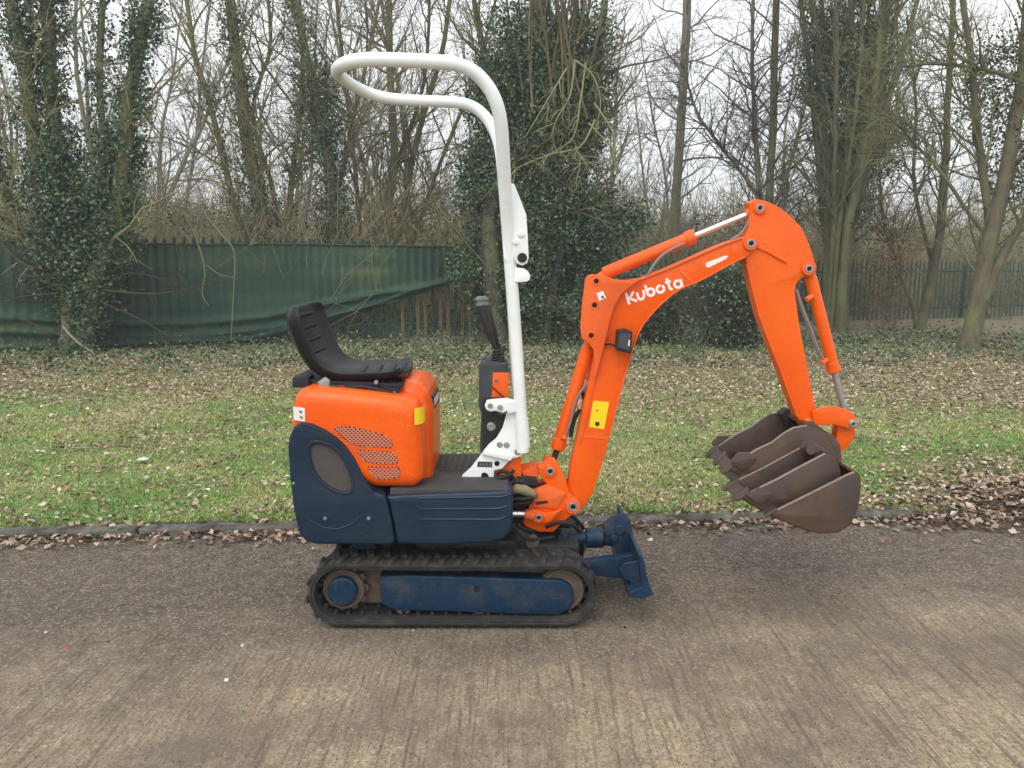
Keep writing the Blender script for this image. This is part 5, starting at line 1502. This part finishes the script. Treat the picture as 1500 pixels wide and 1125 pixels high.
# yellow warning sticker
ys = quad_plate([(869, 587), (892.5, 589), (885, 629), (862.5, 625.5)], YW0 - 0.001).build('warning_sticker', M['yellow'], bo)
MB().prism(tr([(872, 618), (877.5, 618), (878.5, 622), (875, 625), (871.5, 622)], YW0 - 0.002), YW0 - 0.0032, YW0 - 0.001, 0.0003, 1).build('pictogram', M['ink'], ys)
MB().ydisc(xz(875, 601.5, YW0 - 0.002), 0.004, YW0 - 0.0032, YW0 - 0.001, 8).build('pictogram', M['ink'], ys)
MB().prism(tr([(1034, 385), (1038, 383.5), (1062, 374.5), (1067, 375), (1063, 379.5), (1038, 392), (1034, 391)], YW0), YW0 - 0.0015, YW0 + 0.003, 0.0004, 1).build('white_decal', M['sticker'], bo)
MB().prism(tr([(850, 637), (893, 640), (891.5, 644), (849, 641)], YW0), YW0 - 0.0025, YW0 + 0.003, 0.001, 1).build('weld_bead', M['orange_faded'], bo)
MB().prism(tr([(993, 395), (996, 394), (1006, 404), (1016, 412), (1012, 413.5), (1002, 406)], YW0), YW0 - 0.0022, YW0 + 0.003, 0.001, 1).build('weld_bead', M['orange_faded'], bo)

# lettering, each letter built from flat strokes
def arcp(cx, cy, rx, ry, a0, a1, n=10):
    return [(cx + rx * cos(radians(a0 + (a1 - a0) * i / n)), cy + ry * sin(radians(a0 + (a1 - a0) * i / n))) for i in range(n + 1)]
LET = {
 'K': (0.74, [[(0.08, 0.0), (0.08, 0.98)], [(0.66, 0.86), (0.50, 0.66), (0.22, 0.46), (0.48, 0.22), (0.72, 0.02)]]),
 'u': (0.68, [[(0.06, 0.66), (0.06, 0.28)] + arcp(0.30, 0.26, 0.24, 0.24, 180, 300, 6), [(0.58, 0.66), (0.56, 0.30), (0.42, 0.05)]]),
 'b': (0.68, [[(0.06, 0.98), (0.06, 0.10)], arcp(0.32, 0.30, 0.26, 0.28, 150, -170, 14)]),
 'o': (0.72, [arcp(0.32, 0.30, 0.28, 0.28, 70, 410, 16)]),
 't': (0.50, [[(0.20, 0.98), (0.20, 0.22)] + arcp(0.36, 0.20, 0.16, 0.16, 190, 290, 5), [(-0.02, 0.68), (0.44, 0.68)]]),
 'a': (0.70, [arcp(0.30, 0.30, 0.27, 0.28, 50, 390, 16), [(0.58, 0.62), (0.58, 0.0)]]),
}
def write(word, p0, p1, h, w_stroke, Y, parent):
    A = Vector(xz(*p0, Y)); B = Vector(xz(*p1, Y)); d = B - A; ln2 = d.length; d.normalize(); n = Vector((-d.y, d.x))
    tot = sum(LET[c][0] for c in word) + 0.10 * (len(word) - 1)
    sx = ln2 / tot; cur = 0
    for ch in word:
        w_, strokes = LET[ch]
        mb = MB()
        for k_, s in enumerate(strokes):
            path = []
            for (x, y) in s:
                u = cur + x
                sagn = 0.10 * sin(pi * u / tot)
                q = A + d * (u * sx) + n * (y * h + sagn * h)
                path.append((q.x, q.y))
            yy = Y - 0.0012 - 0.0004 * k_
            mb.strip(path, w_stroke, yy, Y + 0.003, 0.0002)
        mb.build('letter', M['sticker'], parent)
        cur += w_ + 0.10
write('Kubota', (920.5, 446.5), (1002, 419.5), 0.054, 0.0112, YW0, bo)

# work lamp
wl = MB().prism(tr([(905, 484), (918, 482.5), (927, 486), (925, 519), (903, 513)], 3.33), 3.335, 3.395, 0.005, 3, fr=0.006).build('work_lamp', M['black'], EX)
MB().prism(tr([(908, 488), (924, 489), (922, 514), (906, 509)], 3.333), 3.332, 3.338, 0.001, 1).build('lamp_lens', M['lens'], wl)
MB().prism(tr([(921, 498), (923, 498), (922, 507), (920, 507)], 3.331), 3.331, 3.333, 0.0002, 1).build('lamp_mark', M['sticker'], wl)
MB().tube([pt(884, 505, 3.40), pt(893, 504, 3.39), pt(904, 507, 3.385)], 0.004, 8).build('lamp_cable', M['maroon'], wl)

# boom cylinder, in front and below
c1 = MB().cyl(pt(861.5, 508, YC), pt(817.5, 653, YC), 0.0290, 22, 0.005)
c1.cyl(pt(820.5, 642, YC), pt(816.5, 658, YC), 0.0325, 22, 0.004)
c1.cyl(pt(866, 491.5, YC), pt(861, 512, YC), 0.024, 18)
c1.build('boom_cylinder', M['orange'], EX)
MB().cyl(pt(817, 655, YC), pt(806, 690, YC), 0.014, 16).build('cylinder_rod', M['darkmetal'], EX)
MB().tube(relax(catmull([pt(*p) for p in ((872, 548, 3.42), (861, 561, 3.42), (850, 574, 3.42), (841, 592, 3.42), (836, 618, 3.42), (827, 640, 3.43))], 4), 3), 0.0062, 8).build('hydraulic_pipe', M['pipe'], EX)
MB().tube(relax(catmull([pt(*p) for p in ((852, 572, 3.46), (856, 585, 3.46), (862, 596, 3.46))], 4), 2), 0.008, 8).build('hose', M['hose'], EX)
MB().tube(relax(catmull([pt(*p) for p in ((849, 600, 3.44), (840, 617, 3.44), (836, 640, 3.44))], 4), 2), 0.0095, 8).build('hose', M['hose'], EX)
MB().cyl(pt(822, 640, 3.42), pt(829, 642, 3.42), 0.011, 10).build('hose_fitting', M['orange_faded'], EX)

# arm cylinder on top of the boom
c2 = MB().cyl(pt(884, 401, YC), pt(1012, 348, YC), 0.0275, 22, 0.005)
c2.cyl(pt(1004, 351, YC), pt(1017, 345.8, YC), 0.0325, 22, 0.004)
c2.cyl(pt(873.5, 412, YC), pt(892, 399, YC), 0.024, 16)
c2.build('arm_cylinder', M['orange_faded'], EX)
MB().cyl(pt(1015, 346.7, YC), pt(1096, 313.5, YC), 0.0125, 18).build('cylinder_rod', M['chrome'], EX)
MB().cyl(pt(1093, 315, YC), pt(1107, 308, YC), 0.022, 18, 0.004).build('rod_end', M['orange'], EX)
MB().tube(relax(catmull([pt(*p) for p in ((948, 405, 3.42), (953, 396, 3.41), (962, 382, 3.41), (974, 371, 3.41), (990, 362, 3.41), (1002, 357, 3.42))], 4), 3), 0.0066, 8).build('hydraulic_pipe', M['pipe'], EX)
MB().tube(relax(catmull([pt(*p) for p in ((1070, 352, 3.43), (1082, 345, 3.43), (1092, 334, 3.43), (1099, 318, 3.43), (1101, 308, 3.43))], 4), 3), 0.006, 8).build('hydraulic_pipe', M['pipe'], EX)

# ---- arm
YA0, YA1 = 3.415, 3.485
arm = [(1098, 297), (1104, 293), (1112, 292), (1124, 295), (1140, 303), (1153, 312), (1165, 323), (1174, 334), (1181, 347), (1187, 362), (1191.5, 377), (1196, 389), (1196, 397), (1190, 403), (1178, 405), (1171, 410),
       (1166, 417), (1164.5, 428), (1166, 440), (1169, 462), (1173, 487), (1179, 517), (1185, 548), (1190, 575), (1195, 597), (1201, 612), (1198, 624), (1188, 630), (1176, 626), (1169, 612), (1155, 575), (1142, 539), (1127, 501), (1112, 461), (1102, 422), (1094, 385), (1091, 366), (1092, 345), (1097, 330), (1100, 315)]
ar = MB().prism(tr(arm, YA0), YA0, YA1, 0.003, 2, fr=0.008).build('arm', M['orange'], EX)
rb = tr([(1110, 357.5), (1122, 362), (1138, 371), (1151, 380), (1153, 387), (1140, 380), (1124, 371), (1108, 364)], YA0)
MB().prism(rb, YA0 - 0.010, YA0 + 0.002, 0.004, 2, fr=0.004).build('arm_rib', M['orange'], ar)
le = tr([(1094, 387), (1102, 422), (1112, 461), (1127, 501), (1142, 539), (1155, 575), (1168, 610)], YA0)
MB().strip(le, 0.006, YA0 - 0.002, YA1 + 0.002, 0.002).build('arm_edge', M['orange_faded'], ar)
pin(1113.5, 304.5, 3.403, 3.497, 0.027)
pin(1100.5, 356.5, 3.392, 3.508, 0.031)
pin(1185.5, 393.8, 3.398, 3.502, 0.029, boss='orange_faded')
pin(1186, 620, 3.398, 3.502, 0.026)
# bucket cylinder
c3 = MB().cyl(pt(1187, 405, YC), pt(1220.5, 538, YC), 0.0262, 22, 0.005)
c3.cyl(pt(1218, 530, YC), pt(1222, 545, YC), 0.0290, 22, 0.004).cyl(pt(1185.5, 394, YC), pt(1188, 410, YC), 0.022, 16)
c3.build('bucket_cylinder', M['orange'], EX)
MB().cyl(pt(1221.5, 543, YC), pt(1237, 603, YC), 0.0145, 18).build('cylinder_rod', M['zinc'], EX)
for Y_, off in ((3.415, 0), (3.44, 3)):
    MB().tube(relax(catmull([pt(*p) for p in ((1167 - off, 424, Y_), (1172 - off, 440, Y_), (1180 - off, 462, Y_), (1189 - off, 484, Y_), (1197 - off, 508, Y_), (1206 - off, 526, Y_))], 4), 3), 0.0055, 8).build('hydraulic_pipe', M['pipe'], EX)
for a, b in ((1186, 437), (1208, 530)):
    MB().cyl(pt(a - 5, b + 2, 3.415), pt(a + 4, b - 3, 3.43), 0.012, 12, 0.003).build('hose_fitting', M['orange_faded'], EX)
# tipping links
l1 = [(1190, 602), (1205, 597), (1222, 595.5), (1238, 599), (1249, 605), (1255, 614), (1256, 624), (1250, 630), (1240, 627), (1222, 622), (1205, 623), (1193, 622)]
for a, b in ((3.385, 3.405), (3.495, 3.515)):
    MB().prism(tr(l1, a), a, b, 0.003, 2, fr=0.008).build('tipping_link', M['orange'], EX)
l2 = [(1229, 622), (1240, 616), (1253, 620), (1255, 634), (1251, 646), (1240, 660), (1231, 664), (1224, 656), (1226, 644)]
MB().prism(tr(l2, 3.41), 3.418, 3.482, 0.006, 2, fr=0.010).build('bucket_link', M['orange'], EX)
pin(1250, 621, 3.378, 3.522, 0.018, boss='zinc')

# ---- dozer blade
bl = tr([(958, 872), (951, 858), (947, 840), (944, 824), (941, 814), (936, 814), (937, 830), (939, 848), (942, 860), (921, 868), (921, 875), (940, 877)], 3.10)
bld = MB().prism(bl, 3.10, 3.80, 0.002, 1).build('dozer_blade', M['blue_frame'], EX)
for Y_ in (3.16, 3.70):
    MB().prism(tr([(914, 826), (936, 822), (941, 862), (922, 868), (924, 852), (912, 846), (908, 834)], Y_), Y_, Y_ + 0.014, 0.002, 1, fr=0.004).build('blade_rib', M['blue_frame'], bld)
za = xz(870, 823, 3.2)
for Y_ in (3.30, 3.56):
    MB().prism(tr([(855, 823), (930, 813), (937, 822), (938, 846), (905, 848), (860, 842)], Y_), Y_, Y_ + 0.045, 0.004, 2, fr=0.006).build('blade_arm', M['blue_frame'], EX)
MB().prism(tr([(912, 832), (928, 828), (938, 846), (925, 850), (913, 847)], 3.20), 3.18, 3.24, 0.004, 2, fr=0.006).ydisc(xz(919, 841, 3.18), 0.018, 3.172, 3.25, 18).build('blade_lug', M['blue_frame'], bld)
bc = MB().cyl(pt(832, 789, YC), pt(878, 787, YC), 0.026, 20, 0.004)
bc.cyl(pt(858, 788, YC), pt(884, 787, YC), 0.046, 20, 0.005).cyl(pt(884, 788, YC), pt(906, 790, YC), 0.034, 20, 0.004)
bc.build('blade_cylinder', M['blue_frame'], EX)
MB().cyl(pt(796, 790, YC), pt(834, 789, YC), 0.015, 18).build('cylinder_rod', M['chrome'], EX)
MB().ydisc(xz(822, 790, 3.40), 0.020, 3.40, 3.50, 16).build('rod_collar', M['blue_frame'], EX)
mt = MB()
for Y_ in (3.40, 3.485):
    mt.prism(tr([(884, 768), (895, 757), (916, 752), (924, 762), (933, 812), (918, 826), (905, 820), (900, 800), (886, 782)], Y_), Y_, Y_ + 0.016, 0.002, 2, fr=0.008)
mt.build('cylinder_mount', M['blue_frame'], bld)
MB().ydisc(xz(908, 777, 3.39), 0.022, 3.388, 3.51, 18, 0.004).build('mount_pin', M['blue_frame'], bld)
MB().ydisc(xz(900, 789, 3.39), 0.016, 3.388, 3.51, 18, 0.004).build('mount_pin', M['blue_frame'], bld)
MB().box((0.10, 3.33, 0.20), (0.30, 3.57, 0.285), 0.012).build('frame_nose', M['darkmetal'], EX)
MB().ydisc(xz(780, 795, 3.33), 0.030, 3.33, 3.36, 20).build('grease_cap', M['dirtmetal'], EX)

# ---- buckets
def bucket(name, prof, Y0, Y1, open_i, parent, th=0.012, side_th=0.011, teeth=0, cutter=None, mat='rust', shell_from=None):
    """prof: side outline in px at Y0; prof[0] is the lip, prof[open_i] the hinge end of the opening"""
    side = tr(prof, Y0)
    S = fillet(side, 0.018, 5)
    kw = dict(parent=parent)
    mb = MB().prism(S, Y0, Y0 + side_th, 0.003, 2)
    near = mb.build('side_plate', M[mat], parent)
    MB().prism(S, Y1 - side_th, Y1, 0.003, 2).build('side_plate', M[mat], parent)
    # shell: follow the profile the long way round from hinge end to the lip
    k = len(side)
    path = [Vector((*side[(open_i + j) % k], 0)) for j in range(0, k - open_i + 1)]
    path = relax(catmull(path, 5), 4)
    sh_ = MB().strip([(p.x, p.y) for p in path], th, Y0 + side_th - 0.001, Y1 - side_th + 0.001, 0.001)
    sh_.build('bucket_shell', M['rust_in' if mat == 'rust' else mat], parent)
    for ya_ in (Y0 - 0.0015, Y1 - side_th - 0.0015):
        MB().strip([side[j] for j in range(0, open_i + 1)], 0.007, ya_, ya_ + side_th + 0.003, 0.002).build('worn_rim', M['worn'], parent)
    lipA = Vector(side[0]); d_ = (Vector(side[0]) - Vector(side[1])); d_.normalize(); nd = Vector((-d_.y, d_.x))
    # cutting edge: thick bar along the lip
    MB().prism([tuple(lipA + d_ * 0.018 - nd * 0.004), tuple(lipA - d_ * 0.035 - nd * 0.010), tuple(lipA - d_ * 0.035 + nd * 0.008), tuple(lipA + d_ * 0.018 + nd * 0.004)], Y0 - 0.002, Y1 + 0.002, 0.002, 1).build('cutting_edge', M['rust'], parent)
    for i in range(teeth):
        yc = Y0 + (Y1 - Y0) * (i + 0.5) / teeth if teeth > 1 else (Y0 + Y1) / 2
        yc = Y0 + 0.022 + (Y1 - Y0 - 0.044) * (i / (teeth - 1)) if teeth > 1 else yc
        q = [lipA + d_ * 0.034 + nd * 0.002, lipA + d_ * 0.034 - nd * 0.006, lipA + d_ * 0.01 - nd * 0.014, lipA - d_ * 0.045 - nd * 0.018, lipA - d_ * 0.045 + nd * 0.015, lipA + d_ * 0.01 + nd * 0.012]
        MB().prism([tuple(a) for a in q], yc - 0.019, yc + 0.019, 0.005, 2).build('tooth', M['rust'], parent)
    if cutter:
        for a, b in ((Y0 - 0.014, Y0 + 0.001), (Y1 - 0.001, Y1 + 0.014)):
            MB().prism(tr(cutter, Y0), a, b, 0.003, 2, fr=0.003).build('side_cutter', M['rust'], parent)
    return near

A_ = empty('ditching_bucket', pt(1190, 770, 3.44), 'wide smooth-lipped brown bucket at the lowest right, holding the two narrower buckets', 'bucket')
profA = [(1128, 753), (1160, 737), (1190, 722), (1220, 707), (1240, 697), (1252, 692), (1260, 698), (1261, 712), (1258, 738), (1250, 762), (1238, 775), (1218, 781.5), (1192, 779.5), (1163, 769), (1140, 760)]
bucket('ditching_bucket', profA, 3.05, 3.80, 5, A_, th=0.010)
B_ = empty('narrow_bucket', pt(1150, 740, 3.21), 'narrow brown toothed bucket nested between the wide smooth bucket and the attached one', 'bucket')
profB = [(1086, 729), (1105, 719), (1140, 702), (1175, 683), (1209, 665), (1218, 666), (1225, 674), (1231, 692), (1231, 715), (1222, 738), (1200, 755), (1170, 760), (1140, 755), (1110, 744)]
cutB = [(1092, 725), (1110, 713), (1120, 715), (1134, 723), (1116, 735), (1108, 737)]
bucket('narrow_bucket', profB, 3.105, 3.294, 4, B_, th=0.011, teeth=2, cutter=cutB)
bh = MB().cyl(pt(1188, 660, 3.14), pt(1184, 655, 3.27), 0.018, 18)
for ya_ in (3.15, 3.225):
    bh.prism(tr([(1180, 662), (1188, 651), (1200, 652), (1211, 664), (1200, 672)], 3.16), ya_, ya_ + 0.018, 0.003, 2, fr=0.006)
bh.build('hinge_ear', M['rust'], B_)
profC = [(1068, 688), (1086, 674), (1107, 660), (1132, 648), (1149, 635), (1163, 627), (1182, 624), (1199, 626), (1210, 636), (1218, 650), (1226, 668), (1230, 690), (1222, 714), (1202, 728), (1170, 730), (1135, 718), (1098, 702)]
cutC = [(1069, 675), (1080, 662), (1096, 662), (1108, 670), (1097, 682), (1084, 688)]
earC = [(1185, 622), (1194, 620), (1208, 630), (1222, 638), (1231, 652), (1234, 680), (1224, 696), (1204, 690), (1190, 660)]
bke = MB()
for a in (3.375, 3.505):
    bke.prism(tr(earC, a), a, a + 0.022, 0.004, 2, fr=0.010)
bko = bke.build('bucket', M['rust'], EX)
bucket('bucket', profC, 3.30, 3.62, 6, bko, th=0.011, teeth=3, cutter=cutC)
pin(1199, 632.5, 3.366, 3.534, 0.019, boss='rust')
pin(1225, 679, 3.366, 3.534, 0.018, boss='rust')
MB().cyl(pt(1180, 633, 3.32), pt(1180, 633, 3.60), 0.022, 16).build('bucket_tube', M['rust'], EX)
# lump of dark hose clip where arm meets the bucket
MB().prism(tr([(1142, 606), (1150, 598), (1160, 600), (1167, 614), (1168, 628), (1150, 622)], 3.56), 3.54, 3.60, 0.004, 2, fr=0.006).build('hinge_guard', M['darkmetal'], EX)
